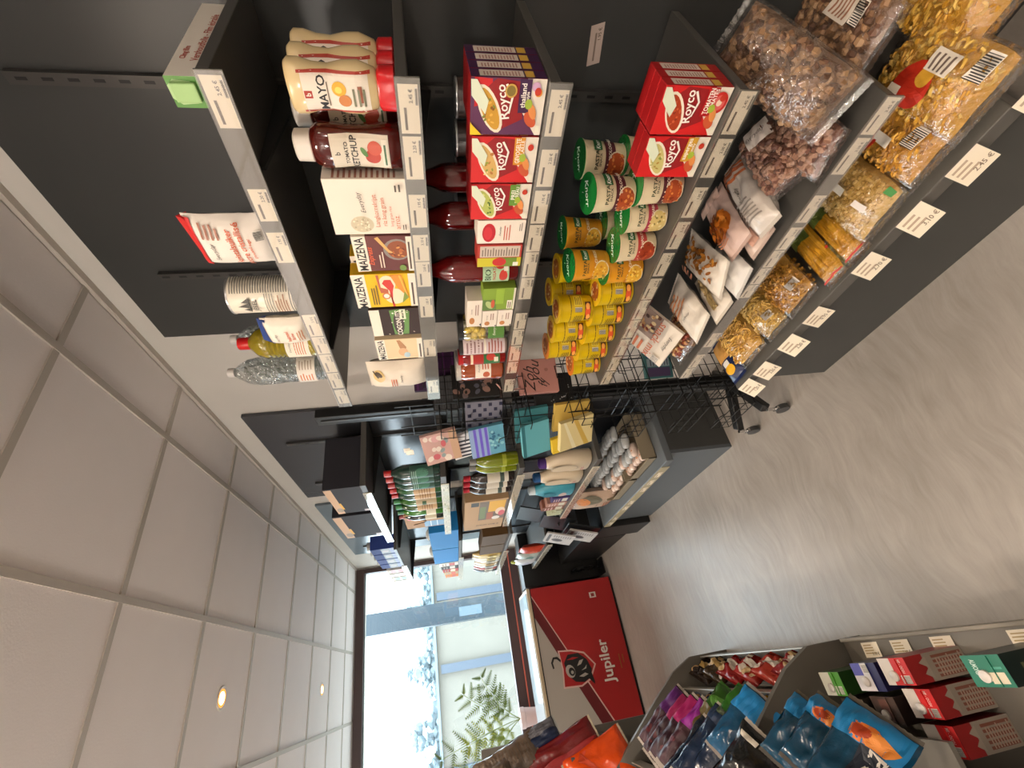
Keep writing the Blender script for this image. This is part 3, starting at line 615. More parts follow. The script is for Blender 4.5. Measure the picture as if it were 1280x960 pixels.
o = bag('flour_pack', 'large white paper flour pack at the far end of the second shelf', .14, .19, .07, 11, 'E4D8C6', [('e', .66, .80, .22, .10, 'D8B878'), ('e', .74, .80, .10, .05, '4A3A28', 30), ('p', [(.66, .80), (.60, .82), (.82, .90), (.84, .88)], '3A2E22'), ('t', 'Everyday', .56, .42, .05, '4A423A', 0, False, .35), ('lines', .2, .50, .7, .62, 3, 'C9704C')], crimp=False, rough=.65); put(o, 1.285, S2, .905)

# -- shelf 3
def royco(label, W, H, bgl, panel, word, word2, soup, bits, cup='8E1518', top='F0E6D6'):
    pr = [('r', 0, 0, 1, 1, bgl), ('p', [(.0, .0), (1, 0), (1, .26), (.55, .36), (.0, .08)], 'E6DCCB'),
      ('p', [(1.0-.02, .72), (1, .95), (.5, .95), (.62, .70)], 'C41A1C'), ('p', [(.08, .60), (.30, .28), (.95, .36), (.99, .66), (.82, .80)], cup), ('e', .46, .74, .46, .135, 'EADFC9', 24), ('e', .46, .745, .40, .105, soup, 24)]
    pr += spots(len(word), .20, .66, .74, .82, 12, .025, bits)
    pr += [('p', [(.38, .80), (.62, .76), (.97, .92), (.97, 1.0), (.70, .99)], 'D9E0C6'), ('t', 'Royco', .60, .555, .165, 'F4ECE0', 12, True, .1, .80),
      ('p', [(.40, .47), (.7, .43), (.92, .52), (.90, .55), (.7, .46), (.41, .49)], 'F4ECE0'),
      ('r', .42, .20, 1, .36, panel), ('t', word, .72, .30, .07, 'F4ECE0', 0, True, 0, .52), ('t', word2, .72, .235, .055, 'F4ECE0', 0, True, 0, .5),
      ('e', .30, .18, .16, .07, 'C0532E', 35), ('e', .45, .16, .15, .05, 'D98A4A', 20), ('e', .58, .22, .09, .05, '9DB23A'), ('e', .80, .11, .07, .045, 'B8341E'), ('r', .08, .03, .2, .08, 'E8E4D0')]
    return carton('soup_box', label, W, H, .031, 'A3161A', pr, top=[('r', .05, .05, .95, .95, 'A3161A')],
      side=[('r', 0, 0, 1, 1, panel if panel == '3B1740' else 'A3161A'), ('r', .12, .30, .88, .88, 'CFC2B4'), ('r', .12, .16, .88, .28, 'C9A040'), ('lines', .2, .34, .8, .84, 12, 'A87A74')])
o = royco('Royco Thailand soup box with purple panel', .099, .138, '5A2A4E', '3B1740', 'thailand', 'style', 'C9962E', ['8E5A1E', '7E8A3A', 'E0B04A'])
a = MB(); art(a, flat(.099, .138), .099, .138, [('p', [(0, .9), (0, 1), (.0, 1), (.24, 1)], 'F0C21E'), ('p', [(0, .84), (.0, 1), (.22, 1)], 'F0C21E'), ('e', .80, .47, .12, .08, 'C9A04A'), ('e', .80, .47, .09, .06, '7E6A2E'), ('e', .88, .14, .08, .06, 'C8A0BE'), ('e', .78, .10, .07, .05, 'D8902E')], base=.003); a.build('printed_badges', o)
put(o, .410, S3); rows(o, 4, .0325, 'Royco Thailand soup box with purple panel on the third shelf')
o = royco('Royco soup box with orange GEVOGELTE panel', .097, .134, 'C82020', 'D08A22', 'GEVOGELTE', 'VOLAILLE', 'D0A860', ['B87838', 'E8D090', '8A9A3A']); put(o, .5125, S3); rows(o, 3, .0325, 'Royco soup box with orange panel on the third shelf')
o = royco('Royco soup box with green panel', .088, .132, 'C82020', '5E8A2E', 'PREI', 'POIREAU', 'B5BC5E', ['6E8A2E', 'DCE08A', '4E6A1E']); put(o, .609, S3); rows(o, 3, .0325, 'Royco soup box with green leek panel on the third shelf')
o = carton('tomato_box', 'white tomato box with a round red tomato picture', .066, .115, .06, 'E6DACA', [('e', .48, .76, .40, .14, 'B81E2A'), ('e', .46, .78, .28, .09, 'CC3038'), ('t', 'Everyday', .55, .52, .055, '4A423A', 0, False, .35, .8), ('lines', .15, .30, .85, .46, 3, 'C8705A'), ('lines', .55, .06, .9, .14, 2, '8A7A6A')]); put(o, .690, S3)
o = carton('tomato_box', 'grey and yellow carton with a tomato beside the passata bottle', .068, .112, .06, 'B5382E', [('r', .45, .05, .95, .95, 'C8B8A8'), ('lines', .5, .08, .9, .92, 14, '7A6A60'), ('r', 0, 0, .42, 1, 'C9BE2E'), ('r', 0, .1, .42, .5, '6E8A2E'), ('e', .22, .5, .2, .16, 'C22E2A'), ('r', .02, .06, .2, .18, 'EDE6DA')]); put(o, .762, S3)
GLR = M('5E0A0A', .08, 0, 0, 1, .6)
def passata(label, yc, X):
    b = bottle('passata_bottle', label, [(.033, 0), (.036, .006), (.036, .165), (.033, .185), (.022, .212), (.018, .228)], GLR, [(.0205, .226), (.0205, .240), (.018, .242), (0, .242)], M('2E5A2A', .3, .5),
      lab=(.080, .070, .025, [('r', 0, 0, 1, 1, 'A9C8A0'), ('t', 'BIO', .34, .80, .24, '1E3A22'), ('t', 'PASSATA', .42, .56, .12, 'B0382A'), ('e', .74, .34, .18, .2, 'C0392B'), ('e', .32, .22, .22, .16, 'C0392B'), ('e', .86, .62, .1, .14, 'D0483A'), ('r', .5, .04, .9, .2, 'E2E0D0')]))
    return put(b, yc, S3, X, rad(28), .036)
passata('dark red passata bottle with a pale green BIO label, front one', .835, .872); passata('dark red passata bottle behind the tomato boxes', .74, .965); passata('dark red passata bottle deep on the shelf behind the soup boxes', .675, 1.03)
o = carton('vegetable_box', 'green vegetable box between passata and small white boxes', .085, .092, .05, '7E9A2E', [('r', .0, .0, 1, .06, 'E0D8C4'), ('p', [(0, .55), (.5, .6), (.5, 1), (0, 1)], '5E7A3A'), ('e', .25, .78, .2, .1, 'A9B87A', 30), ('e', .3, .68, .2, .06, 'C85A3A'), ('r', .05, .08, .45, .24, 'E6DECB'), ('lines', .08, .1, .42, .22, 2, '5A4A3A'), ('r', .3, .35, .98, .6, '8FAE34')]); put(o, .918, S3)
def tin(label, yc, z, W=.07, H=.044, X=.87):
    return put(carton('canned_fish_box', label, W, H, .06, 'E2D6C6', [('lines', .45, .2, .9, .5, 2, 'A08070'), ('e', .24, .66, .13, .18, 'B87840'), ('t', 'Everyday', .6, .68, .12, '6A4A3A', 0, False, .3, .6), ('p', [(.02, .04), (.14, .04), (.08, .16)], '1E1A18')], cat='box'), yc, z, X)
tin('small white box at the bottom of the stack of three', 1.000, S3); tin('small white box in the middle of the stack of three', 1.000, S3+.0455); tin('wider white box on top of the stack of three', .975, S3+.091, .11)
def jar(name, label, r, H, mat, lidcol, labH, lz, prims, content=None):
    t = thing(name, label, 'jar'); c = (0, r, 0)
    MB().lathe([(r*.9, 0), (r, .006), (r, H-.03), (r*.93, H-.018), (r*.9, H-.012)], mat, 24, c).build('glass_jar', t, 2)
    MB().lathe([(r*.93, H-.016), (r*.94, H-.001), (r*.9, H), (0, H)], M(lidcol, .3, .4), 24, c).build('lid', t, 2)
    a = MB(); art(a, cyl(r*1.9, labH, r+.0006, lz), r*1.9, labH, prims, seg=10); a.build('paper_label', t)
    if content: content(t, r)
    return t
def onions(t, r):
    q = random.Random(2); mb = MB()
    for i in range(40): a = q.uniform(0, 6.28); mb.blob((math.cos(a)*(r-.011), r+math.sin(a)*(r-.011), q.uniform(.075, .13)), (.012, .012, .012), M('D9BE58', .25, 0, 0, 1, .4), None, 8, 6)
    tag(mb.build('pickled_onions', t, 1), kind='stuff')
o = jar('onion_jar', 'glass jar of pale yellow silverskin onions with green label', .044, .158, film('jar_glass', .1, 'F2F0D8', .03, 0), '2A2A28', .05, .018, [('r', 0, 0, 1, 1, '4E7A2E'), ('t', 'Everyday', .45, .6, .22, 'EDE6DA', 0, False, .3, .8), ('r', .55, .05, .98, .45, 'E6DECB')], onions); put(o, 1.080, S3, .87, rad(40), 0.044)
o = jar('olive_jar', 'jar with a pale pink and grey printed label', .036, .155, M('8E7A70', .2), '3A3634', .135, .008, [('r', 0, 0, 1, 1, 'CDBCBC'), ('lines', .1, .5, .9, .95, 5, '8A6A6A'), ('lines', .1, .05, .9, .42, 5, 'A05A50'), ('r', 0, .46, 1, .5, 'E6DECB')]); put(o, 1.160, S3, .87, rad(40), 0.036)
o = jar('tomato_sauce_jar', 'narrow red sauce jar with red lid and green label', .030, .158, M('7E1410', .1, 0, 0, 1, .6), 'B01818', .10, .02, [('r', 0, .55, 1, 1, 'A8241C'), ('r', 0, 0, 1, .55, '2E6A34'), ('e', .5, .3, .22, .16, 'C0392B'), ('r', .2, .06, .5, .2, 'E6DECB'), ('r', .05, .9, .9, .98, 'E8D8B8')]); put(o, 1.218, S3, .87, rad(40), 0.030)
o = jar('sauce_jar', 'wide orange-brown sauce jar with white lid at the shelf end', .058, .165, M('8A3A0E', .1, 0, 0, 1, .7), 'CFC8BC', .055, .045, [('r', .1, 0, .9, 1, 'E6DACA'), ('e', .25, .3, .12, .22, 'B85A3A'), ('t', 'Everyday', .5, .75, .14, '5A4A40', 0, False, .3, .6), ('lines', .45, .1, .85, .6, 3, 'C0603A')]); put(o, 1.305, S3, .87, rad(40), 0.058)
for i in range(4):
    o = can('food_can', 'silver-rimmed dark can behind the soup boxes, %s' % ['nearest', 'second nearest', 'third nearest', 'farthest'][i], .040, .145, '33231E', [('r', .1, .1, .9, .8, '5A2E28')], lidname='lid'); put(o, .50+.092*i, S3, 1.06)

# -- shelf 4
def royco4(label, W, H, panel, w1, w2, soup, bits): return royco(label, W, H, 'C81C1C', panel, w1, w2, soup, bits)
o = royco4('x', .092, .142, 'A8161A', 'TOMATEN', 'TOMATES', 'A83A14', ['C8603A', '8A2A10']); a = MB(); art(a, flat(.092, .142), .092, .142, [('e', .70, .14, .22, .12, 'B8241E'), ('e', .70, .14, .16, .085, 'D0605A'), ('e', .70, .14, .07, .04, 'EAD0B8')], base=.003); a.build('printed_tomato', o)
put(o, .408, S4); rows(o, 3, .0325, 'Royco tomato soup box on the fourth shelf')
o = royco4('x', .090, .140, 'C9962E', 'asperges', 'crunchy', 'C8BC74', ['8A9A3A', 'E0D8A0', 'B08A3A']); put(o, .503, S4); rows(o, 2, .0325, 'Royco asparagus soup box with mustard panel on the fourth shelf')
def knorr(label, kind, yc, z, X=.88, tilt=0., lean=0., rz=0.):
    r, H = .041, .108
    bandc, food = {'bol': ('4E1A24', ['A8481E', 'C8642E', 'D88A44', '8A3214']), 'carb': ('9E2E44', ['D8C07A', 'C9A85A', 'E8D8A0', '8A7A3A']), 'rag': ('B03A34', ['9E3A1A', 'C0562A', '8A2A12']), 'aji': ('D08A1E', ['E0A82E', 'C8841E', 'F0CC60', '9A7A2A'])}[kind]
    base = 'DDCDA8' if kind != 'aji' else 'D9941E'
    pr = [('r', 0, .28, 1, .56, bandc) if kind != 'aji' else ('r', 0, .1, 1, .5, 'C9841A'), ('e', .36, .25, .34, .26, 'E8D8B8'), ('e', .36, .25, .31, .235, food[0])]
    pr += spots(int(yc*100), .12, .06, .60, .42, 26, .035, food)
    pr += [('t', 'PASTA', .52, .80, .10, '2E3A22'), ('t', 'SNACK', .52, .70, .06, '3A3A2E'), ('r', .70, .66, .98, .88, '1E5A2E'), ('t', 'Knorr', .84, .77, .11, 'F0F0E6', 0, True, .2, .24),
        ('t', {'bol': 'BOLOGNESE', 'carb': 'CARBONARA', 'rag': 'NAPOLITANA', 'aji': 'CHEESE'}[kind], .80, .45, .08, 'F0E6D2', 0, True, 0, .5)]
    t = thing('pasta_snack_cup', label, 'cup'); c = (0, r, 0)
    MB().lathe([(r*.86, 0), (r*.88, .003), (r+.003, H-.006), (r+.005, H-.004), (r+.005, H), (r*.9, H)], M(base, .35), 24, c).build('cup', t, 2)
    a = MB(); art(a, cyl(.10, H-.014, r*.88+.0022, .004, r*.13), .10, H-.014, pr, seg=16); a.build('printed_label', t)
    l = MB(); gl = M('1C7A34', .22, 0, .2, 60, .5); l.lathe([(r+.006, 0), (r+.0065, .0015), (0, .002)], gl, 26, (0, r, H)); lo = l.build('foil_lid', t, 2)
    b = MB(); art(b, lambda u, v, off: ((u-.5)*.08, (v*.08)+.001, H+.002+off), .08, .08, [('t', 'Knorr', .5, .5, .22, 'F0F4EA', 200, True, .2), ('t', '1', .5, .8, .1, 'F0F4EA')]); b.build('lid_print', t)
    rz = rz+rad(27); put(t, yc, z, X, rz, r)
    if lean or tilt: t.rotation_euler = (lean, tilt, AISLE+rz)
    return t
knorr('Knorr pasta snack cup right beside the asparagus soup, lower row', 'bol', .600, S4, .875); knorr('Knorr carbonara pasta cup with pink band, lower row', 'carb', .690, S4, .885); knorr('Knorr napolitana pasta cup with red band, lower row', 'rag', .778, S4, .875); knorr('orange Knorr cheese pasta cup in the lower row', 'aji', .870, S4, .885)
knorr('upper Knorr bolognese cup nearest the aisle, its lid tilted forward', 'bol', .622, S4+.111, .880, 0, .10)
knorr('upper Knorr bolognese cup standing behind, nearest the soup boxes', 'bol', .60, S4+.111, .985); knorr('Knorr cup standing deep behind the asparagus soup', 'bol', .59, S4, .985)
knorr('orange Knorr cheese cup in the upper row', 'aji', .845, S4+.111, .880, 0, .08); knorr('orange Knorr cheese cup in the upper row at the back', 'aji', .82, S4+.111, .985)
knorr('Knorr carbonara cup, lower row at the back', 'carb', .69, S4, .985); knorr('Knorr napolitana cup, lower row at the back', 'rag', .79, S4, .985)
def ycan(label, yc, z, X=.885, orange=False, rz=0.):
    r, H = .043, .106
    t = thing('noodle_cup', label, 'cup'); c = (0, r, 0); Y = M('CFAE0A', .28, 0, 0, 1, .3)
    MB().lathe([(r*.94, 0), (r*.96, .004), (r, .05), (r+.001, H-.006), (r+.003, H-.004), (r+.003, H), (r*.9, H)], Y, 24, c).build('cup', t, 2)
    a = MB(); q = [('r', 0, .70, 1, .725, '2E2A1E'), ('lines', .1, .30, .45, .60, 6, '5A4A1E'), ('bar', .5, .34, .62, .58), ('r', .66, .32, .95, .60, 'E8D24A'), ('lines', .68, .34, .93, .58, 4, '7A5A1E'), ('r', .25, .04, .75, .24, '4E2A14'), ('e', .5, .14, .14, .09, 'D8562A'), ('e', .36, .12, .08, .07, 'E8A04A'), ('e', .64, .14, .08, .07, 'E8A04A')]
    art(a, cyl(.125, H-.012, r+.0016, .004), .125, H-.012, q, seg=18); a.build('printed_label', t)
    l = MB(); l.lathe([(r+.0035, 0), (r+.004, .0015), (0, .002)], M('E0B81A' if not orange else 'D87A1A', .3), 24, (0, r, H)); l.build('foil_lid', t, 2)
    b = MB(); fo = ['B8541E', 'E8C890', '8A2E12', 'F0E0B0', 'C8862E']; art(b, lambda u, v, off: ((u-.5)*.084, v*.084+.001, H+.002+off), .084, .084, [('e', .5, .5, .36, .36, 'A85A1E')]+spots(int(yc*50), .22, .22, .78, .78, 22, .05, fo)+[('t', 'noodles', .5, .5, .12, '8E1A12', 180)]); b.build('lid_print', t)
    return put(t, yc, z, X, rz+rad(30), r)
P = ['first', 'second', 'third', 'fourth', 'fifth']
for i, y in enumerate((.963, 1.058, 1.153, 1.248)): ycan('yellow noodle cup, %s of the lower row from the pasta cups' % P[i], y, S4)
ycan('yellow noodle cup with orange lid at the far end of the lower row', 1.343, S4, .885, True)
for i, y in enumerate((1.035, 1.135)): ycan('yellow noodle cup, %s of the upper row from the pasta cups' % P[i], y, S4+.111)
ycan('yellow noodle cup with orange lid at the end of the upper row', 1.235, S4+.111, .892, True)
ycan('yellow noodle cup set back in the upper row, nearest the pasta cups', .94, S4+.111, .965); ycan('yellow noodle cup set back at the rear of the upper row', 1.06, S4+.111, .985)
for i, y in enumerate((.97, 1.07)): ycan('yellow noodle cup of the lower row at the back, %s' % ['nearer', 'farther'][i], y, S4, .985)

# -- shelf 5: bags of walnuts, dried fruit and seeds
def place(o, loc, up, front): return pose(o, loc, up, front)
NUT = ['7A5A40', '94704E', '5E4230', 'A98662', '6A4A38']
nutlab = [('r', .58, .30, .98, .56, 'D8CDBE'), ('lines', .62, .33, .94, .53, 5, '9A6A50'), ('bar', .62, .20, .88, .29)]
place(clear_bag('walnut_bag', 'big clear bag of brown walnut halves lying across the shelf end, topmost', 0.150, 0.285, 0.14, 21, 'nut', NUT, [], n=480), (.865, .400, S5+.075), (.66, -.2, .62), (-.7, -.12, .7))
place(clear_bag('walnut_bag', 'clear bag of brown walnuts standing behind the topmost one', 0.16, 0.26, 0.07, 22, 'nut', NUT, nutlab, n=300), (.90, .30, S5+.04), (1, 0, .05), (-.1, 0, 1))
place(clear_bag('walnut_bag', 'clear bag of chopped nuts under the topmost bag, nearer the white packs', 0.11, 0.19, 0.065, 23, 'nut', ['6A4436', '8A6450', '543428', '9C7A66'], [('r', .35, .66, .95, .92, 'D8CDC4'), ('t', 'Everyday', .62, .80, .07, '3A3330', 0, False, .3, .5)], n=260), (.90, .590, S5+.036), (.9, -.25, .25), (-.4, -.1, 1))
place(clear_bag('walnut_bag', 'clear bag of chopped nuts lying flat at the shelf edge', 0.13, 0.2, 0.06, 24, 'nut', ['6A4436', '8A6450', '543428', '9C7A66'], [], n=240), (.845, .485, S5+.034), (.98, .1, .05), (-.1, 0, 1))
def wpack(name, label, W, H, D, seed, prims, loc, up, front, col='CFC6BC'):
    return place(bag(name, label, W, H, D, seed, col, prims, rough=.22, wr=.009), loc, up, front)
wpack('biscuit_roll', 'grey-white wrapped roll with orange ring stripes pointing to the aisle', 0.085, 0.22, 0.075, 31, [('r', 0, .80, 1, .86, 'B0603A'), ('r', 0, .72, 1, .76, 'C8703E'), ('r', 0, .88, 1, .91, 'C8703E'), ('t', 'Everyday', .5, .5, .06, '4A423A', 90, False, .3), ('lines', .1, .1, .9, .4, 6, '8A8078')], (.875, .688, S5+.042), (.97, -.16, .10), (-.15, 0, 1))
wpack('apricot_bag', 'pink-white bag with a window of orange dried apricots', 0.11, 0.19, 0.045, 32, [('e', .5, .45, .42, .22, 'B5601A')]+spots(9, .14, .26, .86, .64, 44, .065, ['C8701E', 'E0903A', '8A3E0E'])+[('r', 0, .80, 1, .99, 'D8B8A8'), ('lines', .2, .1, .8, .22, 3, 'C8805A')], (.905, .785, S5+.058), (.98, -.12, .06), (-.35, .1, 1), 'CBB0A4')
wpack('apricot_bag', 'pink-white bag lying flat under the dried apricots', 0.11, 0.19, 0.035, 33, [('r', .3, .05, .6, .95, 'D0A490')], (.88, .752, S5+.019), (1, 0, 0), (-.1, 0, 1), 'CBB5A8')
pums = spots(12, .40, .10, .92, .90, 60, .045, ['A0641E', 'B87A2E', '8A5218'])
wpack('nut_pack', 'white pack printed with scattered brown almonds', 0.14, 0.2, 0.045, 34, pums+[('t', 'Everyday', .28, .26, .06, '4A423A', 60, False, .3), ('lines', .05, .5, .3, .9, 4, 'C08060')], (.885, .895, S5+.06), (.96, .22, .05), (-.45, .1, .9), 'DCD2C4')
wpack('nut_pack', 'crumpled silvery white pack under the almond pack at the shelf edge', 0.11, 0.17, 0.04, 35, [], (.85, .875, S5+.02), (.98, .2, 0), (-.1, 0, 1), 'D8D4CE')
wpack('nut_pack', 'white pack with orange lettering leaning behind the snack mix', 0.14, 0.2, 0.045, 36, [('lines', .1, .45, .9, .8, 4, 'D08A5A'), ('t', 'Everyday', .5, .3, .06, '4A423A', 0, False, .3)], (.85, 1.08, S5+.055), (.98, .1, .08), (-.45, .05, .9), 'DCD2C4')
wpack('nut_pack', 'small white pack with a strip of seeds lying at the shelf edge', 0.11, 0.17, 0.035, 37, [('r', .35, .1, .6, .9, '9A8458')]+spots(15, .36, .1, .6, .9, 22, .03, ['7A6238', 'B8A070']), (.85, 1.0, S5+.018), (1, 0, 0), (-.1, 0, 1), 'D8CEC0')
mixb = [('r', .42, .36, 1, 1, '8A7468')]+spots(18, .46, .42, .97, .97, 50, .035, ['5A3420', 'B88A5A', '7A3018', 'D8C090', '3E241A'])+[('t', 'snack mix', .48, .30, .14, 'C8643A', 180, False), ('t', 'Everyday', .6, .12, .08, '4A423A', 180, False, .3), ('lines', .05, .42, .36, .92, 5, 'C86A40'), ('bar', .04, .08, .2, .2)]
o = carton('snack_mix_box', 'flat snack mix box with nuts pictured, leaning at the shelf end', .21, .24, .012, 'D8CCBC', mixb)
pose(o, (.890, 1.262, S5+.075), (.80, -.05, .55), (-.56, .0, .82)); o['category'] = 'box'
place(clear_bag('walnut_bag', 'small clear bag of mixed nuts under the snack mix box', 0.15, 0.16, 0.05, 25, 'nut', ['5A3420', 'A87A4A', '7A3018', 'C8A878'], [], n=240), (.865, 1.24, S5+.028), (1, 0, 0), (-.1, 0, 1))

# -- base shelf: pasta in clear bags
PA = ['C9962E', 'D8AC48', 'B8841E', 'E0BC60']; PB = ['B8862E', 'C8963A', 'A07020']
redl = [('e', .42, .52, .26, .17, 'B02814'), ('e', .55, .45, .12, .07, 'C8962E'), ('r', .18, .58, .36, .70, 'E8DCC8'), ('r', .60, .30, .82, .52, 'D8CFC0'), ('lines', .62, .32, .80, .50, 4, '6A5A50'), ('bar', .66, .08, .94, .2)]
whl = [('r', .40, .58, .60, .84, 'D8CFC0'), ('bar', .66, .15, .92, .26), ('lines', .42, .62, .58, .82, 4, '7A6A60')]
place(clear_bag('pasta_bag', 'clear bag of wide pasta shells with a red oval label, nearest front', 0.18, 0.24, 0.11, 41, 'curl', PA, redl, n=420), (.785, .338, S6+.058), (.98, .03, .16), (-.3, 0, 1))
place(clear_bag('pasta_bag', 'clear bag of pasta shells standing behind the nearest one', 0.16, 0.22, 0.09, 42, 'curl', PA, [('r', .5, .70, .95, .90, 'D8CFC0'), ('lines', .52, .72, .92, .88, 4, '6A5A50')], n=300), (.875, .235, S6+.075), (.98, 0, .1), (-.2, 0, 1))
place(clear_bag('pasta_bag', 'clear bag of macaroni with red print in the shade of the shelf above', 0.145, 0.25, 0.09, 43, 'curl', ['C08A28', 'CF9C38', 'A87418'], [('e', .4, .66, .3, .18, 'A0240E'), ('bar', .55, .14, .86, .26), ('r', .40, .34, .56, .52, 'D8CFC0')], n=380), (.79, .462, S6+.048), (.98, .02, .10), (-.3, 0, 1))
place(clear_bag('pasta_bag', 'clear bag of small round pasta shells in the middle of the base shelf', 0.165, 0.25, 0.09, 44, 'ring', ['C8A45A', 'DABB78', 'B08A40'], [('r', .1, .76, .5, .95, 'B8AC9C'), ('lines', .12, .78, .48, .93, 4, '4A4038'), ('r', .5, .42, .62, .56, 'E8E0D0'), ('r', .5, .12, .60, .26, 'D8D0C8'), ('r', .85, .04, .95, .12, '3A8A3E')], n=520), (.785, .607, S6+.048), (.98, .05, .08), (-.3, 0, 1))
place(clear_bag('spaghetti_pack', 'clear pack of yellow spaghetti beside the small shells', 0.082, 0.29, 0.045, 45, 'straw', ['D09A1E', 'E0AC34', 'B8820E'], [('r', .1, .50, .9, .80, '4E5A22'), ('t', 'Everyday', .5, .66, .05, 'A8B06A', 90, False, .3), ('r', .0, .0, 1, .03, 'B02A1E')], n=0), (.785, .718, S6+.024), (1, .02, .05), (-.2, 0, 1))
place(clear_bag('spaghetti_pack', 'clear pack of yellow spaghetti, the farther one of the pair', 0.082, 0.29, 0.045, 46, 'straw', ['D09A1E', 'E0AC34', 'B8820E'], [('r', .1, .50, .9, .80, '4E5A22'), ('t', 'Everyday', .5, .66, .05, 'A8B06A', 90, False, .3), ('r', .0, .0, 1, .03, 'B02A1E')], n=0), (.785, .802, S6+.024), (1, .02, .05), (-.2, 0, 1))
place(clear_bag('pasta_bag', 'crinkled clear bag end with green and red print below the spaghetti', .09, .09, .03, 47, 'twist', ['8A8A50', 'A8A070'], [('r', .05, .8, .95, .9, 'B02A1E')], n=40), (.80, .80, S6+.006), (.5, 0, .12), (-.5, 0, .86))
place(clear_bag('pasta_bag', 'clear bag of brown pasta spirals next to the spaghetti', 0.145, 0.22, 0.085, 48, 'twist', PB, whl, n=420), (.80, .918, S6+.045), (.98, .04, .16), (-.3, 0, 1))
place(clear_bag('pasta_bag', 'clear bag of thin pasta next to the last bag of nests', 0.12, 0.21, 0.08, 49, 'curl', ['C09A48', 'D0AE60', 'A88434'], whl, n=320), (.80, 1.050, S6+.043), (.98, .02, .16), (-.3, 0, 1))
place(clear_bag('pasta_bag', 'clear bag of curly tagliatelle nests, last of the pasta', 0.155, 0.2, 0.09, 50, 'nest', ['D0A044', 'E0B85C', 'B88A2C'], [], n=260), (.80, 1.188, S6+.048), (.98, .02, .14), (-.3, 0, 1))
place(bag('pasta_pack', 'small dark blue and yellow pasta pack at the base shelf end', 0.09, 0.17, 0.045, 51, '16244E', [('e', .5, .2, .30, .12, 'E0A818'), ('r', .05, .45, .95, .95, 'C8934A'), ('r', .3, .3, .7, .42, 'D8D4CC')]), (.80, 1.325, S6+.025), (1, .05, .05), (-.2, 0, 1))

# ================================================================ WIRE STAND on castors between the two shelvings
sx, sy = 1.03, 1.76
ws = thing('wire_display_stand', 'black wire display stand on castors with napkin pockets', 'display stand', (sx, sy, 0))
MB().box(-.022, .022, -.035, .035, .13, 2.12, BLACK).build('post', ws, bevel=.003)
MB().box(-.026, -.022, -.006, .006, .2, 2.1, M('3A3A3A', .3)).build('post_seam', ws)
for k, (dx, dy) in enumerate([(-.23, -.10), (-.22, .15), (.14, -.10), (.14, .13)]):
    l = MB(); d = Vector((dx, dy, 0)); n_ = Vector((-dy, dx, 0)).normalized()*.02
    p0 = Vector((0, 0, .15)); p1 = d*.92+Vector((0, 0, .11)); vs = [p0+n_, p0-n_, p1-n_, p1+n_]; vs = [v+Vector((0, 0, h)) for h in (-.018, .018) for v in vs]
    l.add(vs, [(3, 2, 1, 0), (4, 5, 6, 7), (0, 1, 5, 4), (1, 2, 6, 5), (2, 3, 7, 6), (3, 0, 4, 7)], BLACK); lg = l.build('leg', ws, bevel=.004)
    cpt = MB(); e = d*.96; cpt.tube([e+Vector((0, 0, .11)), e+Vector((0, 0, .065))], .008, CHROME, 8)
    cpt.box(e.x-.006, e.x+.006, e.y-.016, e.y+.016, .03, .068, CHROME); cpt.build('castor_fork', lg)
    wl = MB(); wl.loft([[(e.x+s_*.011, e.y+.03*math.cos(a*math.pi/9), .031+.03*math.sin(a*math.pi/9)) for a in range(18)] for s_ in (-1, 1)], M('3A3A3A', .4)); wl.build('castor_wheel', lg, 2)
# pockets: open wire trays one above another, on the aisle side and on the near side
def pocket(dx, dy, wid, dep, z0, h, ang, name='wire_pocket'):
    mb = MB(); ca, sa = math.cos(ang), math.sin(ang)
    def P_(a, b, z): return (dx+a*ca-b*sa, dy+a*sa+b*ca, z)
    r_ = .0022
    for zz, rr in ((z0, 1), (z0+h*.5, 1.0), (z0+h, 1.0)):
        pts = [P_(-wid/2, 0, zz), P_(-wid/2, dep, zz), P_(wid/2, dep, zz), P_(wid/2, 0, zz)]
        for i in range(4): mb.tube([pts[i], pts[(i+1) % 4]], r_, WIRE, 5)
    for u in (-.5, -.25, 0, .25, .5): mb.tube([P_(wid*u, 0, z0+h*1.5), P_(wid*u, 0, z0), P_(wid*u, dep, z0), P_(wid*u, dep, z0+h)], r_*.8, WIRE, 5)
    mb.tube([P_(-wid*.12, dep, z0+h), P_(-wid*.12, dep+.012, z0+h+.035), P_(wid*.12, dep+.012, z0+h+.035), P_(wid*.12, dep, z0+h)], r_, WIRE, 5)
    mb.build(name, ws)
for z0 in (1.50, 1.22, .94, .66, .40, .17):
    pocket(-.06, .0, .24, .13, z0, .10, rad(90)); pocket(.0, -.08, .26, .12, z0+.02, .10, rad(180))
for u in (-.13, .13):
    MB().tube([(-.06, u, .15), (-.06, u, 1.78)], .003, WIRE, 6).build('upright_wire', ws); MB().tube([(u, -.08, .15), (u, -.08, 1.76)], .003, WIRE, 6).build('upright_wire', ws)
for z0 in (1.72, 1.40, 1.1, .8, .5, .25): MB().tube([(-.06, -.13, z0), (-.06, .13, z0)], .0022, WIRE, 5).build('cross_wire', ws)
for (dx, dy, z0) in ((-.20, .02, 1.72), (-.23, -.05, 1.72), (-.15, .10, 1.74)): MB().box(dx-.001, dx+.001, dy-.02, dy+.02, z0, z0+.028, TAGM).build('price_tag', ws)
def napkin(label, loc, up, front, W, H, D, col, prims, name='napkin_pack'):
    return pose(carton(name, label, W, H, D, col, prims, cat='napkins'), loc, up, front)
FR = (-.86, -.45, .1)
napkin('pink floral napkin pack in the top wire pocket', (.83, 1.73, 1.53), (-.15, .1, 1), FR, .15, .15, .02, 'C9A39A', spots(1, .1, .35, .9, .95, 14, .1, ['D8A8A8', '8FA0A0', 'C8626A', 'E4D8CC'])+[('r', 0, 0, 1, .22, 'C4A184')])
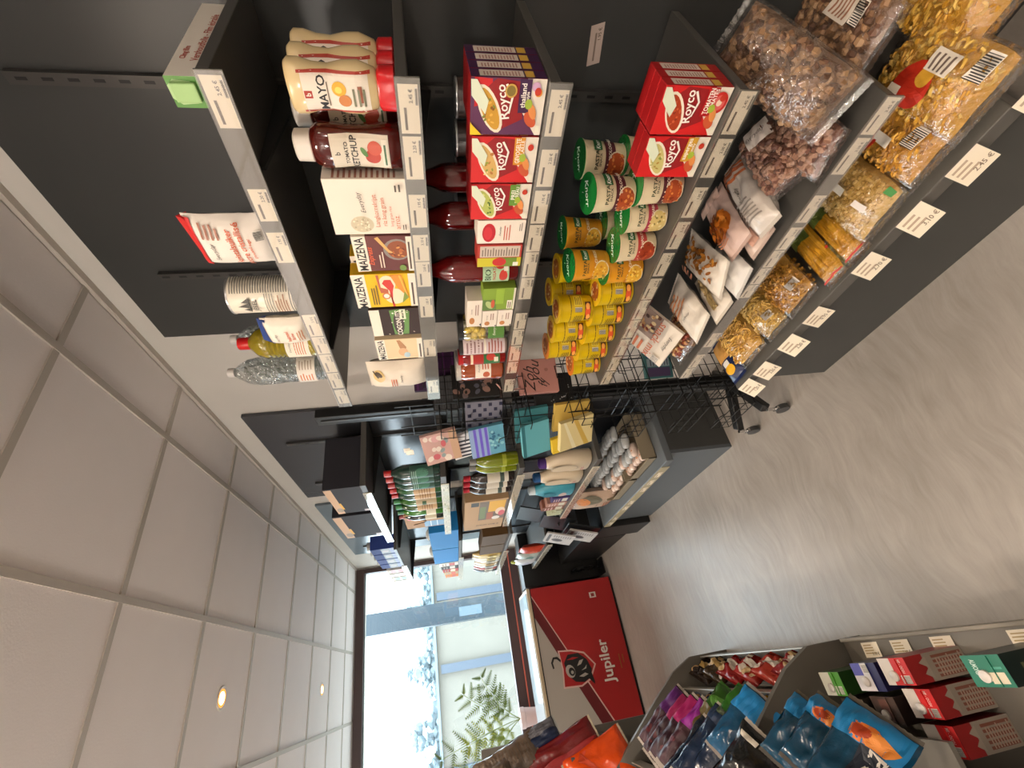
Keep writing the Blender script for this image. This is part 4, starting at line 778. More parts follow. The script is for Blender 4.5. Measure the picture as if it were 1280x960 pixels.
napkin('black and white zebra striped napkin pack', (.84, 1.76, 1.44), (-.15, .15, 1), FR, .12, .12, .02, 'E0DEE0', [('p', [(.02+i*.16, 0), (.09+i*.16, 0), (.16+i*.16, 1), (.08+i*.16, 1)], '2A2A3A') for i in range(5)])
napkin('violet and blue striped napkin pack', (.84, 1.745, 1.33), (-.12, .05, 1), FR, .15, .15, .02, '5FA0B8', [('r', 0, .45, 1, 1, '8FA8D0')]+[('r', 0, .48+i*.16, 1, .56+i*.16, '6A5AC8') for i in range(3)]+spots(6, .05, .05, .95, .42, 20, .05, ['2E6A8A', '8AC8D0']))
napkin('navy gingham napkin pack behind the striped ones', (.93, 1.70, 1.33), (0, 0, 1), FR, .15, .16, .02, '7A7A88', [('r', (i % 6)/6, (i//6)/7, (i % 6)/6+.11, (i//6)/7+.09, '1E2240') for i in range(42) if (i+i//6) % 2])
napkin('teal blue napkin pack in the middle wire pocket', (.83, 1.74, 1.13), (-.22, .0, 1), FR, .17, .13, .022, '5AA2AC', [('r', .0, .88, 1, 1, '2E6A72')])
napkin('teal napkin pack just behind the front teal one', (.88, 1.72, 1.13), (-.05, .05, 1), FR, .17, .15, .02, '2E6E74', [])
napkin('pale yellow marbled napkin pack in the wire pocket', (.84, 1.735, .93), (-.28, -.1, 1), FR, .15, .17, .022, 'D8C890', [('p', [(0, .1), (1, .5), (1, .62), (0, .25)], 'C9A850'), ('p', [(0, .5), (1, .85), (1, .92), (0, .62)], 'E4DCB8')])
napkin('gold napkin pack behind the pale yellow one', (.90, 1.71, .94), (-.12, -.1, 1), FR, .14, .17, .02, 'C8A850', [])
napkin('yellow ribbon pack hanging beside the yellow napkins', (.80, 1.79, 1.07), (-.2, .1, 1), FR, .08, .05, .02, 'D8B82E', [])
napkin('dark grey woven napkin pack in the upper near pocket', (1.04, 1.66, 1.46), (0, -.03, 1), (-.35, -1, .05), .15, .16, .02, '4A4A4C', [('lines', .05, .05, .95, .95, 14, '38383A')])
napkin('grey napkin pack in the pocket below the woven one', (1.03, 1.66, 1.28), (0, -.03, 1), (-.35, -1, .05), .14, .12, .02, '5A5856', [('e', .4, .5, .2, .2, '6E5A56')])
napkin('black dotted napkin pack in the lower near pocket', (1.01, 1.66, 1.0), (0, -.03, 1), (-.35, -1, .05), .15, .18, .02, '151515', spots(7, .05, .05, .95, .95, 26, .02, ['8A8A8A', 'C8C8C8']))
bp_ = thing('gift_bag', 'black leopard-spotted gift bag hanging on the wire stand', 'bag', (1.04, 1.58, 1.34)); bp_.rotation_euler = (0, 0, rad(-20))
mb = MB(); mb.box(-.075, .075, 0, .035, 0, .20, M('141210', .5)); mb.build('bag_body', bp_, bevel=.003); a = MB(); art(a, flat(.15, .20), .15, .20, spots(5, .08, .06, .92, .94, 24, .075, ['6A5A58', '8A6A5E', '4E4E5A'])+spots(5, .08, .06, .92, .94, 24, .035, ['141210'])); a.build('leopard_print', bp_)
MB().tube([(-.03, -.001, .2), (-.028, -.001, .25), (0, -.001, .262), (.028, -.001, .25), (.03, -.001, .2)], .003, BLACK).build('handle', bp_)
pg = thing('gift_bag', 'dusty pink gift bag with black script lettering on the wire stand', 'bag', (1.03, 1.565, 1.085)); pg.rotation_euler = (0, 0, rad(-20))
mb = MB(); mb.box(-.075, .075, 0, .04, 0, .17, M('B57E74', .55)); mb.build('bag_body', pg, bevel=.003); a = MB(); art(a, flat(.15, .17), .15, .17, [('t', 'Zoh', .42, .74, .26, '2A201E', 0, False, .5), ('t', 'you', .62, .50, .26, '2A201E', 0, False, .5), ('t', 'fy', .30, .38, .28, '2A201E', 0, False, .5), ('e', .66, .28, .05, .05, '9E6A60')]); a.build('lettering', pg)
MB().tube([(-.05, -.001, .17), (-.056, -.001, .21), (-.05, -.001, .25), (-.02, -.001, .27)], .0035, M('D09A90', .5)).build('handle', pg)
pp = thing('gift_bag', 'deep purple gift bag behind the leopard bag on the wire stand', 'bag', (1.16, 1.66, 1.50)); pp.rotation_euler = (0, 0, rad(-20))
MB().box(-.085, .085, 0, .035, 0, .20, M('3A1240', .5)).build('bag_body', pp, bevel=.003); a = MB(); art(a, flat(.17, .20), .17, .20, [('r', 0, .1+i*.2, 1, .14+i*.2, '5A2260') for i in range(5)]); a.build('printed_stripes', pp)
cb = thing('card_pack', 'teal and purple printed card pack low in the wire stand', 'cards', (1.10, 1.62, .50)); cb.rotation_euler = (0, 0, rad(-25))
MB().box(-.085, .085, 0, .02, 0, .14, M('3A6A6A', .4)).build('card_body', cb, bevel=.002); a = MB(); art(a, flat(.17, .14), .17, .14, [('r', .05, .1, .3, .9, '4A3A5A'), ('r', .33, .1, .55, .9, '8A9AA0'), ('r', .58, .1, .72, .9, '2E3A6A'), ('r', .75, .4, .92, .8, 'C8D0CC')]+[('r', .35, .15+i*.1, .53, .19+i*.1, '4A4A5A') for i in range(7)]); a.build('printed_design', cb)

# ================================================================ SECOND SHELVING goods
T2 = (2.01, 1.62, 1.215, .79, .41)
def folder(label, y0, y1, z, h, X=.872):
    W_ = y1-y0; o = carton('archive_box', label, W_, h, .28, '1C1B24', [('r', .0, .80, .97, 1, 'C9A684'), ('r', .62, .80, .66, .98, 'D8A41E') if 0 else ('p', [(.18, .74), (.44, .76), (.44, .82), (.18, .80)], 'D8A41E'), ('e', .16, .88, .09, .09, '9A8A7A'), ('r', .02, .02, .10, .22, 'B0A4A8')]); return put(o, (y0+y1)/2, z, X)
folder('dark box file with beige top band on the top shelf, nearer one', 2.20, 2.58, T2[0], .185); folder('dark box file with beige top band on the top shelf, farther one', 2.63, 3.08, T2[0], .235)
def tall(name, label, y, z, col, capc, r=.038, H=.27, X=.87, prims=(), cat='bottle', rough=.15):
    b = bottle(name, label, [(r*.92, 0), (r, .006), (r, H*.66), (r*.7, H*.78), (r*.36, H*.86), (r*.34, H*.9)], M(col, rough, 0, 0, 1, .4), [(r*.44, H*.87), (r*.44, H), (0, H)], M(capc, .3), lab=(r*2.4, H*.42, H*.12, list(prims) or [('r', 0, 0, 1, 1, 'C8B89A')]), cat=cat)
    return put(b, y, z, X, rad(45), r)
GL = [('r', 0, 0, 1, 1, '1F4A3E'), ('e', .5, .5, .3, .3, '3E7A62'), ('lines', .2, .7, .8, .95, 3, '8AB0A0')]
TN = [('r', 0, 0, 1, 1, 'BDA07A'), ('lines', .15, .2, .85, .8, 5, '8A6A4A')]
for i, (y, c_, k, pr) in enumerate([(2.15, '17352C', 'A81414', GL), (2.23, '17352C', 'A81414', GL), (2.31, '1B3F33', 'A81414', GL), (2.39, '24502E', 'B01818', TN), (2.47, '1B3F33', 'B01818', TN), (2.57, '2A5A1E', '1E7A3A', [('r', 0, 0, 1, 1, 'B0A080'), ('r', 0, .5, .5, .7, '1E4A22')]), (2.67, '2A4A1E', '1E7A3A', TN), (2.77, '2E6A1E', '1E6A3A', [('r', 0, .1, 1, .6, 'D8D4C0')]), (2.86, '18201C', '7A1E1E', [('r', 0, .1, 1, .7, 'C8C0A8')])]):
    tall('wine_bottle' if i < 5 else 'juice_bottle', 'dark green bottle with %s cap, %s from the near end of the row' % (('red', 'green')[5 <= i < 8], ['first', 'second', 'third', 'fourth', 'fifth', 'sixth', 'seventh', 'eighth', 'ninth'][i]), y+.02, T2[1], c_, k, .037, .275, .872, pr)
o = thing('paper_carrier_bag', 'brown paper carrier with looped handle at the end of the bottle row', 'bag', (.90, 3.0, T2[1])); o.rotation_euler = (0, 0, AISLE)
MB().box(-.15, .15, 0, .08, 0, .25, M('A98560', .7)).build('bag_body', o, bevel=.004); MB().tube([(-.06+.12*i/8, -.002, .20-.085*math.sin(math.pi*i/8)) for i in range(9)], .0025, INK, 5).build('looped_handle', o)
a = MB(); art(a, flat(.30, .25), .30, .25, [('r', .05, .0, .45, .52, '5E8FB8'), ('r', .05, .17, .45, .19, 'D8E4EC'), ('r', .05, .34, .45, .36, 'D8E4EC'), ('e', .7, .86, .06, .08, 'B8301E')]); a.build('printed_panel', o)
for i, y in enumerate((2.14, 2.22)):
    tall('oil_bottle', 'bottle of greenish olive oil on the middle shelf, %s' % ('nearer', 'farther')[i], y+.02, T2[2], '6E7A0E', '8A8A86', .037, .25, .88, [('r', 0, .3, 1, .5, '9AA32A')])
for i, y in enumerate((2.34, 2.43, 2.52)):
    tall('vinegar_bottle', 'dark vinegar bottle with red cap and pale label, %s' % ('nearest', 'middle', 'farthest')[i], y+.02, T2[2], '2A2220', 'A8182A', .037, .28, .872, [('r', 0, 0, 1, 1, 'C8C2B4'), ('r', 0, .2, 1, .4, '3A4A44')])
o = carton('gift_carton', 'brown kraft gift carton with a window showing jars and yellow cloth', .62, .27, .16, 'B0906A', [('r', .35, .0, .96, .66, '6A5A4A'), ('r', .40, .50, .80, .64, '6A7A4A'), ('r', .36, .30, .60, .46, 'A85A3A'), ('r', .62, .05, .96, .44, 'D8A41E'), ('e', .62, .14, .12, .12, 'E0C8B0'), ('e', .55, .10, .09, .08, 'C8505A'), ('r', .84, .68, .96, .86, '2A2622'), ('t', '8 BIO QQQ', .16, .40, .10, '4A3828', 90), ('e', .40, .22, .06, .1, 'D8D4CC')])
put(o, 2.98, T2[2], .876)
def detergent(label, y, z, body, cap, lab=None):
    t = thing('detergent_bottle', label, 'bottle'); ry = .045
    mb = MB(); mb.oval([(0, .085, .04), (.01, .092, ry), (.08, .095, ry), (.15, .088, ry*.95), (.20, .07, ry*.8), (.235, .045, ry*.65), (.25, .028, .028)], M(body, .35), 28, 2.6, (0, ry, 0)); mb.build('body', t, 1)
    MB().oval([(.245, .026, .026), (.25, .03, .03), (.285, .028, .028), (.29, .02, .02)], M(cap, .35), 18, 2.2, (0, ry, 0)).build('cap', t, 2)
    a = MB(); art(a, lambda u, v, off: ((u-.5)*.13, -off-.0015+abs(u-.5)**2.5*.05, .03+v*.19), .13, .19, lab or [('e', .5, .62, .34, .42, 'A99C88'), ('e', .5, .62, .30, .38, body), ('lines', .15, .02, .6, .12, 2, 'B06A6A')], seg=8); a.build('grip_recess', t); return put(t, y, z, .875)
detergent('large cream detergent jug with purple cap', 2.29, T2[3], 'C2B298', '4A2A72'); detergent('cream detergent jug with dark blue cap', 2.50, T2[3], 'C2B298', '1E4A7A'); detergent('light blue detergent jug with clear cap', 2.72, T2[3], '3E8EA0', 'C8D4D8', [('e', .5, .68, .3, .24, '2A7486'), ('e', .36, .22, .3, .14, 'C8B0A8')])
for i, (y, c_) in enumerate(((2.20, '3A3A44'), (2.86, '4A3A6A'), (2.95, 'A87A6A'), (3.03, '7A4A3A'))):
    o = carton('soap_pack', '%s soap pack on the detergent shelf' % ('dark grey', 'violet', 'pinkish brown', 'brown')[i], .075, .10+.02*i, .06, c_, [('r', .1, .1, .9, .4, 'C8C4B0'), ('lines', .1, .5, .9, .9, 3, 'C8A8A0')]); put(o, y, T2[3], .88 if i else 1.05)
o = thing('paper_pack', 'cluster of pale green leaflets at the end of the detergent shelf', 'leaflets', (.88, 3.12, T2[3])); o.rotation_euler = (0, 0, AISLE)
for i in range(5): MB().box(-.05+i*.02, -.036+i*.02, -.01+.012*(i % 2), .06, 0, .10-.012*i, M('C9CDB0', .6)).build('leaflet', o)
# base shelf: trays of rounded white rolls, a rice sack, pale carton
for i, (y0, y1, x0) in enumerate(((2.24, 2.56, .86), (2.58, 2.95, .86))):
    cr = thing('cardboard_tray', 'open cardboard tray of white rolls on the base shelf, %s' % ('nearer', 'farther')[i], 'tray', (x0, (y0+y1)/2, .41)); w_ = y1-y0; CT = M('8A7E68', .7)
    MB().box(0, .30, -w_/2, w_/2, 0, .004, CT).build('bottom', cr)
    for nm, b in (('front_wall', (0, .005, -w_/2, w_/2, 0, .05)), ('back_wall', (.295, .30, -w_/2, w_/2, 0, .10)), ('side_wall', (0, .30, -w_/2, -w_/2+.005, 0, .09)), ('side_wall', (0, .30, w_/2-.005, w_/2, 0, .09))): MB().box(*b, CT).build(nm, cr)
proto = None; nroll = 0
def roll(x, y, z, sc_, tilt, warm):
    global proto, nroll
    key = 'w' if warm else 'g'
    if proto is None: proto = {}
    if key not in proto:
        t = thing('wrapped_roll', 'small rounded roll in crinkled white wrapping', 'roll', group='wrapped rolls in the base trays'); mb = MB(); q = random.Random(3); rings = []
        for a, rr in ((-.05, .004), (-.045, .016), (-.03, .023), (0, .026), (.03, .024), (.045, .016), (.052, .005)): rings.append([(a, rr*math.cos(k*math.pi/7)*(1+.12*q.uniform(-1, 1)), rr*math.sin(k*math.pi/7)*(1+.12*q.uniform(-1, 1))) for k in range(14)])
        mb.loft(rings, M('D8C2B4' if warm else 'B9BBBA', .3, 0, .6, 60)); mb.build('wrapper', t, 1)
        if warm: a = MB(); art(a, lambda u, v, off: (-.03+u*.05, -.02+v*.04, .0255+off-.6*((v-.5)*.04)**2*26), .05, .04, spots(4, .1, .1, .9, .9, 6, .1, ['B0704A', 'C88A60'])); a.build('print', t)
        proto[key] = t; o = t
    else: o = dup(proto[key])
    o.location = (x, y, z); o.rotation_euler = (R.uniform(-.3, .3), tilt, R.uniform(-.15, .15)); o.scale = (sc_,)*3
    o['label'] = 'small rounded roll in white wrapping with pink print' if warm else 'small rounded roll in plain crinkled white-grey wrapping'; o['group'] = 'printed rolls in the base trays' if warm else 'plain rolls in the base trays'
for r_, (z0, x0) in enumerate(((.455, .93), (.505, .95), (.555, 1.0), (.600, 1.06))):
    for i in range(15 if r_ < 3 else 12):
        roll(x0+R.uniform(-.008, .008), 2.27+i*.049+(r_ % 2)*.02, z0+R.uniform(-.006, .006), .9, rad(8), r_ == 0 or (r_ == 1 and i % 4 == 0))
o = bag('rice_sack', 'beige sack with a bowl picture lying beside the trays on the base shelf', .30, .34, .10, 61, 'B8A08C', [('e', .74, .62, .22, .26, '6E6A5A'), ('e', .70, .75, .2, .14, 'C8804A', 30), ('t', 'Everyday', .5, .42, .06, '4A3A32', 0, False, .3), ('lines', .2, .12, .7, .3, 3, 'B0603A')], rough=.6); put(o, 3.02, .41, .915)

# ================================================================ FARTHEST SHELVING goods
T3 = (2.0, 1.525, 1.135, .74)
q = random.Random(12)
NB = ['first', 'second', 'third', 'fourth', 'fifth', 'sixth', 'seventh', 'eighth']
for i in range(4):
    o = carton('drink_carton', 'dark blue packet with brown print on the far top shelf, %s from the near end' % NB[i], .15, .17, .10, '1E3A86', [('r', 0, .0, 1, .58, '3A2A28'), ('r', 0, 0, 1, .2, '262A6A'), ('e', .5, .4, .2, .14, '7A5A48')]); put(o, 3.55+i*.17, T3[0], .875)
    MB().lathe([(.03, 0), (.032, .03), (.01, .032), (0, .032)], M('A8A69E', .4), 12, (0, .05, .17)).build('cap', o)
for i in range(4):
    o = carton('drink_carton', 'white packet with %s stripe on the far top shelf, near the window' % ('red', 'pink', 'green', 'pale green')[i], .14, .15, .09, 'D8D8D2', [('r', .1, .1, .9, .8, ('B03A30', 'C88A84', '5E9A78', 'B0C8B8')[i]), ('r', .1, .4, .9, .5, 'E8E6E0')]); put(o, 4.30+i*.17, T3[0], .875)
for i in range(2): 
    o = carton('paper_towel_pack', 'bright cyan blue pack on the far middle shelf, %s one' % ('nearer', 'farther')[i], .50, .21, .14, '0878BE', [('r', 0, 0, .02, 1, '2A9AD0')], top=[('r', 0, 0, 1, 1, 'D8E0E4')]); put(o, 3.52+i*.52, T3[1], .885)
    MB().lathe([(.035, 0), (.045, .015), (.02, .03), (0, .03)], M('D8DCDC', .4), 12, (0, .06, .21)).build('tied_top', o)
for i in range(5):
    o = carton('snack_box', '%s small box on the far middle shelf by the window' % ('white', 'dark', 'red', 'tan', 'orange')[i], .13, .17-.01*i, .09, ('D8D8D0', '2A2422', 'A8302A', 'B89A70', 'D8741A')[i], [('r', .1, .2, .9, .5, ('A8302A', 'D8D0C0', 'E8D8B0', 'C8401A', 'B83A12')[i]), ('lines', .1, .6, .9, .9, 2, '8A7A6A')]); put(o, 4.36+i*.14, T3[1], .88)
for i in range(2): 
    o = carton('coffee_pack', 'dark olive-brown block pack on the far lower shelf, %s one' % ('nearer', 'farther')[i], .30, .20, .12, '4E340C', [('r', 0, 0, .03, 1, '6A4E22')]); put(o, 3.72+i*.32, T3[2], .885)
for i in range(7):
    o = thing('coffee_pouch', 'folded-top pouch on the far lower shelf, %s from the near end' % NB[i], 'pouch'); H_ = .26 if i < 2 else .23
    mb = MB(); mb.oval([(0, .05, .035), (.02, .056, .04), (H_*.7, .05, .035), (H_*.88, .035, .02), (H_, .045, .006)], M(('C8B070', 'D8D0B8', 'D8D8D0', 'C8B89A', 'D0D0CC', 'A8483A', '2A2A2A')[i], .35, 0, .3, 30), 20, 2.6, (0, .04, 0)); mb.build('pouch_body', o, 1)
    a = MB(); art(a, lambda u, v, off: ((u-.5)*.09, -.002-off, .03+v*.12), .09, .12, [('r', .1, .1, .9, .8, ('D8C88A', 'B8A050', 'C0B8A0', 'B89040', 'A8A8A0', 'D8C8B0', 'C8C8C0')[i]), ('e', .5, .5, .2, .16, '6A4A2A')]); a.build('printed_label', o); put(o, 4.27+i*.115, T3[2], .875)
for i, (y, c_, k) in enumerate(((4.22, 'B03A22', 'orange-red'), (4.46, 'A8B4B0', 'pale grey'), (4.72, 'D0D4D8', 'white'))):
    o = bag('produce_bag', '%s bag on the lowest far shelf beside the cooler' % k, .17, .22, .07, 70+i, c_, [('e', .5, .5, .3, .2, ('C85A3A', '6A8A82', 'B8B8C8')[i])]); put(o, y, T3[3], .885)
MB().blob((0, 0, .23), (.02, .02, .03), M('A8B04A', .5), None, 8, 6).build('stalk', o)

# newspaper rack on the base cabinet
nr = thing('newspaper_rack', 'black stepped newspaper rack low beside the cooler', 'rack', (.80, 3.62, 0)); nr.rotation_euler = (0, 0, AISLE)
MB().box(-.16, .16, .0, .34, 0, .40, M('141414', .45)).build('rack_base', nr, bevel=.004)
for i in range(3):
    z_ = .42+i*.18; y_ = .02+i*.09
    mb = MB(); mb.add([(-.16, y_-.02, z_), (.16, y_-.02, z_), (.16, y_+.05, z_+.24), (-.16, y_+.05, z_+.24), (-.16, y_-.01, z_), (.16, y_-.01, z_), (.16, y_+.06, z_+.24), (-.16, y_+.06, z_+.24)], [(0, 1, 2, 3), (7, 6, 5, 4), (0, 4, 5, 1), (3, 2, 6, 7), (0, 3, 7, 4), (1, 5, 6, 2)], M('26282A', .3)); mb.build('sloping_tray', nr)
for i in range(2):
    o = thing('newspaper', 'folded grey newspaper in the black rack, %s tier' % ('lower', 'upper')[i], 'newspaper', (.765, 3.60, .45+i*.18), AISLE)
    o.rotation_euler = (rad(-16), 0, AISLE); MB().box(-.13, .13, 0, .012, 0, .22, M('A8A4A0', .8)).build('folded_sheets', o); a = MB(); art(a, flat(.26, .22), .26, .22, [('e', .4, .55, .16, .2, '3A3838'), ('r', .1, .82, .9, .92, '3A3838'), ('lines', .65, .1, .92, .75, 8, '6A6664')]); a.build('newsprint', o)
# wrought iron scroll on the floor beside the cooler
sg = thing('iron_scroll_stand', 'small black wrought-iron scroll stand on the floor behind the cooler corner', 'stand', (.76, 5.0, 0))
for s_ in (-1, 1): MB().tube([(0, s_*(.03+.005*k)*math.cos(k*.55)*1.2+s_*.06, .20+(.03+.005*k)*math.sin(k*.55)*1.2) for k in range(18)], .008, BLACK).build('scroll', sg)
MB().tube([(0, 0, 0), (0, 0, .34)], .01, BLACK).build('stem', sg); MB().box(-.08, .08, -.12, .12, 0, .01, BLACK).build('foot_plate', sg)

# ================================================================ COOLER
co = thing('beer_cooler', 'chest cooler with red and grey front, black bull emblem and white lettering', 'cooler', (.62, 4.76, 0))
CW, CH, CD = 1.75, .80, .60
MB().box(-CW, 0, 0, CD, .07, .07+CH-.01, M('8E1A1A', .3)).build('cabinet', co, bevel=.006)
MB().box(-CW-.005, .005, -.01, CD+.01, .855, .885, M('B9A487', .4)).build('wood_rim', co, bevel=.003)
MB().box(-CW+.03, -.03, .02, CD-.03, .885, .892, M('BFD0D8', .08)).build('glass_lid', co); MB().box(-CW, 0, -.004, .002, .845, .857, BLACK).build('rim_seal', co)
MB().box(-CW+.06, -.04, .03, CD-.03, .0, .07, BLACK).build('plinth', co)
# front panel print, u from the left (cooler's left as seen) to the right, in metres from the right edge
a = MB(); PH = .83; s = lambda u, v, off: (-CW+u*CW, -.0025-off, .028+v*PH)
def U(m_): return 1-m_/CW
def P(*pts): return [(U(m_), (z_-.028)/PH) for m_, z_ in pts]
GRP = 'A39A90'; RD = '9A1616'
art(a, s, CW, PH, [('r', 0, 0, 1, 1, RD), ('p', P((.045, .858), (1.62, .06), (1.75, .03), (1.75, .858)), '5E1014'), ('p', P((.23, .858), (1.75, .115), (1.75, .858)), GRP), ('p', P((.035, .858), (.052, .858), (1.69, .03), (1.66, .03)), 'C9A49A'),
   ('p', P((.555, .685), (.705, .672), (.85, .69), (.86, .52), (.82, .425), (.71, .352), (.60, .44), (.565, .56)), 'C9A49A'), ('p', P((.567, .672), (.705, .660), (.838, .677), (.847, .52), (.81, .436), (.71, .368), (.612, .448), (.578, .56)), RD),
   ('p', P((.60, .60), (.66, .645), (.76, .63), (.815, .57), (.83, .49), (.80, .42), (.74, .40), (.66, .43), (.60, .50)), '141110'), ('p', P((.80, .45), (.86, .40), (.84, .395), (.76, .41)), '141110'),
   ('e', U(.73), (.60-.028)/PH, .030, .050, GRP, 20), ('e', U(.735), (.588-.028)/PH, .019, .034, '141110', 20), ('e', U(.74), (.585-.028)/PH, .008, .016, GRP, 20),
   ('p', P((.64, .62), (.625, .56), (.635, .50), (.645, .56)), RD), ('p', P((.70, .53), (.66, .50), (.655, .46), (.69, .49)), GRP), ('p', P((.78, .53), (.76, .47), (.775, .44), (.79, .49)), GRP), ('p', P((.74, .50), (.72, .46), (.70, .44), (.73, .45)), GRP),
   ('p', P((.63, .67), (.60, .70), (.60, .74), (.64, .765), (.69, .755), (.685, .742), (.645, .748), (.615, .73), (.62, .705), (.65, .675)), '141110')])
art(a, s, CW, PH, [('t', 'Jupiler', U(.70), (.243-.028)/PH, .150, 'D8D0C6', 0, True, 0, .25), ('lines', U(.78), .10, U(.62), .12, 1, '8A5A1E'), ('lines', U(.74), .06, U(.66), .08, 1, '8A5A1E'), ('r', U(.165), .21, U(.115), .29, 'D8D0C6'), ('r', U(.155), .23, U(.125), .27, '8A2A26')], base=.005)
a.build('front_print', co)
bk = MB().box(.68, 1.24, 5.08, 5.34, 0, .84, M('161616', .4)); tag(bk.build('side_cabinet', bevel=.004), 'plain black cabinet in the corner between the cooler and the wall', 'cabinet')

# ================================================================ FERN on the window sill
fx, fy = -.44, 5.60
pt = thing('potted_fern', 'feathery light green fern in a pale pink pot on the window sill', 'plant', (fx, fy, .775))
MB().lathe([(.06, 0), (.062, .01), (.085, .20), (.092, .205), (.092, .25), (.082, .25)], M('C9AFAA', .5), 24).build('pot', pt, 2); MB().lathe([(.08, 0), (.095, .008), (.095, .02), (.08, .02)], M('8AA0A0', .4), 20).build('saucer', pt, 2)
MB().lathe([(.08, .24), (.0, .244)], M('3A2A20', .9), 16).build('soil', pt)
q = random.Random(9); FG = [M('5C6E12', .5), M('7C8A20', .5), M('4A5E12', .5)]
for i in range(8):
    a0 = (.3, 2.9, 0, 3.3, 2.6, 3.0, .6, 4.)[i]; L_ = (.66, .78, .5, .62, .4, .88, .35, .6)[i]; lean = (.45, .5, .8, .85, .95, .22, .8, .3)[i]; mb = MB(); pts = []
    for k in range(13):
        t_ = k/12; rr = lean*L_*t_**1.25; pts.append(Vector((math.cos(a0)*rr, math.sin(a0)*rr*.45, .24+L_*(t_-.30*lean*t_*t_*1.2))))
    mb.tube(pts, .0028, M('6A7A2E', .6), 4); fm = FG[i % 3]
    for k in range(4, 13, 2):
        d = (pts[k]-pts[k-1]).normalized(); sd = d.cross(Vector((0, 1, .3))).normalized(); Lb = .15*math.sin(math.pi*(k-1.5)/12)+.05
        for sg_ in (-1, 1):
            end = pts[k]+(sd*sg_*.85+d*.5)*Lb
            mb.tube([pts[k], (pts[k]+end)/2+Vector((0, 0, .004)), end], .0012, fm, 3)
            for m_ in range(1, 9):
                b = pts[k].lerp(end, m_/9); pd = (end-pts[k]).normalized(); s2 = pd.cross(Vector((0, 1, 0))).normalized(); lw = Lb*.30*(1-m_/11)
                for s3 in (-1, 1): tip = b+s2*s3*lw+pd*lw*.6; mb.add([b-pd*.007, tip, b+pd*.007], [(0, 1, 2)], fm)
    mb.build('frond', pt)

# ================================================================ SLOPED CRISP RACK on the left
GR2 = M('6A665E', .45)
def side_panel(parent, y0, y1, name='side_panel'):
    prof = [(-.112, 0), (-.112, .24), (-.17, .37), (-.28, .52), (-.43, .71), (-.62, .95), (-.80, 1.15), (-1.0, 1.15), (-1.0, 0)]
    n = len(prof); vs = [(x, y0, z) for x, z in prof]+[(x, y1, z) for x, z in prof]; fs = [tuple(range(n)), tuple(range(2*n-1, n-1, -1))]+[(i, i+n, (i+1) % n+n, (i+1) % n) for i in range(n)]
    return MB().add(vs, fs, GR2).build(name, parent)
cr_ = thing('crisp_display_rack', 'grey stepped rack of crisps and snack bags opposite the wall shelves', 'rack', (0, 0, 0))
side_panel(cr_, 1.92, 1.945); side_panel(cr_, 3.0, 3.025)
for i, (x, z) in enumerate(((-.125, .13), (-.255, .33), (-.385, .53), (-.52, .72))):
    MB().box(x-.14, x, 1.945, 3.0, z-.02, z, M('5A564E', .5)).build('tier_board', cr_)
    MB().box(x, x+.004, 1.945, 3.0, z-.03, z+(.022 if i else .05), M('A8A398', .3, .3)).build('price_rail', cr_)
MB().box(-.66, -.64, 1.945, 3.0, 0, .9, M('3A3834', .5)).build('back_board', cr_)
def crisp(name, label, W, H, D, seed, col, prims, loc, up, front, cat='crisps', back=None, wr=.013):
    o = bag(name, label, W, H, D, seed, col, prims, cat, .18, wr, back=back); return pose(o, loc, up, front)
SL = (-.52, .0, .60)      # up the slope
def tip(x, y, z): return (x, y, z)
# small snack bags in the two lowest tiers
cols = [('2A1E16', 'dark brown'), ('3A2C1A', 'brown and gold'), ('8E1A1A', 'red and white'), ('A02820', 'red and cream'), ('B03A2A', 'bright red'), ('8A2222', 'deep red')]
for i in range(6):
    y = 2.93-i*.165; c_, nm = cols[i]
    if y < 2.0: y = 2.02
    crisp('snack_bag', '%s small snack bag in the lowest tier of the stepped rack' % nm, .15, .13, .05, 80+i, c_, spots(i, .1, .1, .9, .9, 7, .14, ['C8A878', 'D8C8B8', c_])+[('r', .2, .35, .8, .6, 'D8D0C4' if i > 1 else 'A8884A')], (-.165, y, .14), (-.35, .02, .8), (.75, -.45, .4))
cols = [('2E2618', 'black and gold'), ('6A6E78', 'silver-blue'), ('23304E', 'navy and orange'), ('8E6A3E', 'tan and white'), ('3A3E6A', 'violet-grey'), ('C8921E', 'golden yellow')]
for i in range(6):
    y = 2.93-i*.165; c_, nm = cols[i]
    crisp('snack_bag', '%s small snack bag in the second tier of the stepped rack' % nm, .15, .14, .05, 90+i, c_, spots(i+20, .1, .1, .9, .9, 7, .14, ['C88A4A', 'D8D4CC', c_])+[('r', .2, .35, .8, .6, 'D8D4CC' if i % 2 else 'B8862E')], (-.30, max(2.03, y), .34), (-.35, .02, .8), (.75, -.45, .4))
ST = [('r', 0, 0, .12, 1, 'B8AEA0')]
def grad(top_, bot_): return [('r', 0, 0, 1, .52, bot_), ('r', 0, .52, 1, 1, top_)]
BU = (-.50, .10, .42); BF = (.50, -.66, .55)
big = [('purple crisp bag with orange corner, farthest in the upper tier', '5A1A6A', '3A1020', (-.26, 2.62, .49)), ('magenta crisp bag beside the purple one', 'A01858', '2E0A18', (-.285, 2.49, .52)), ('pink-magenta crisp bag, third from the far side panel', 'B01C6A', '2E0A1C', (-.285, 2.38, .53)), ('bright violet crisp bag with dark lower half', '8E1A8A', '38101E', (-.29, 2.26, .545))]
BU = (-.55, .30, .72); BF = (.45, -.62, .62)
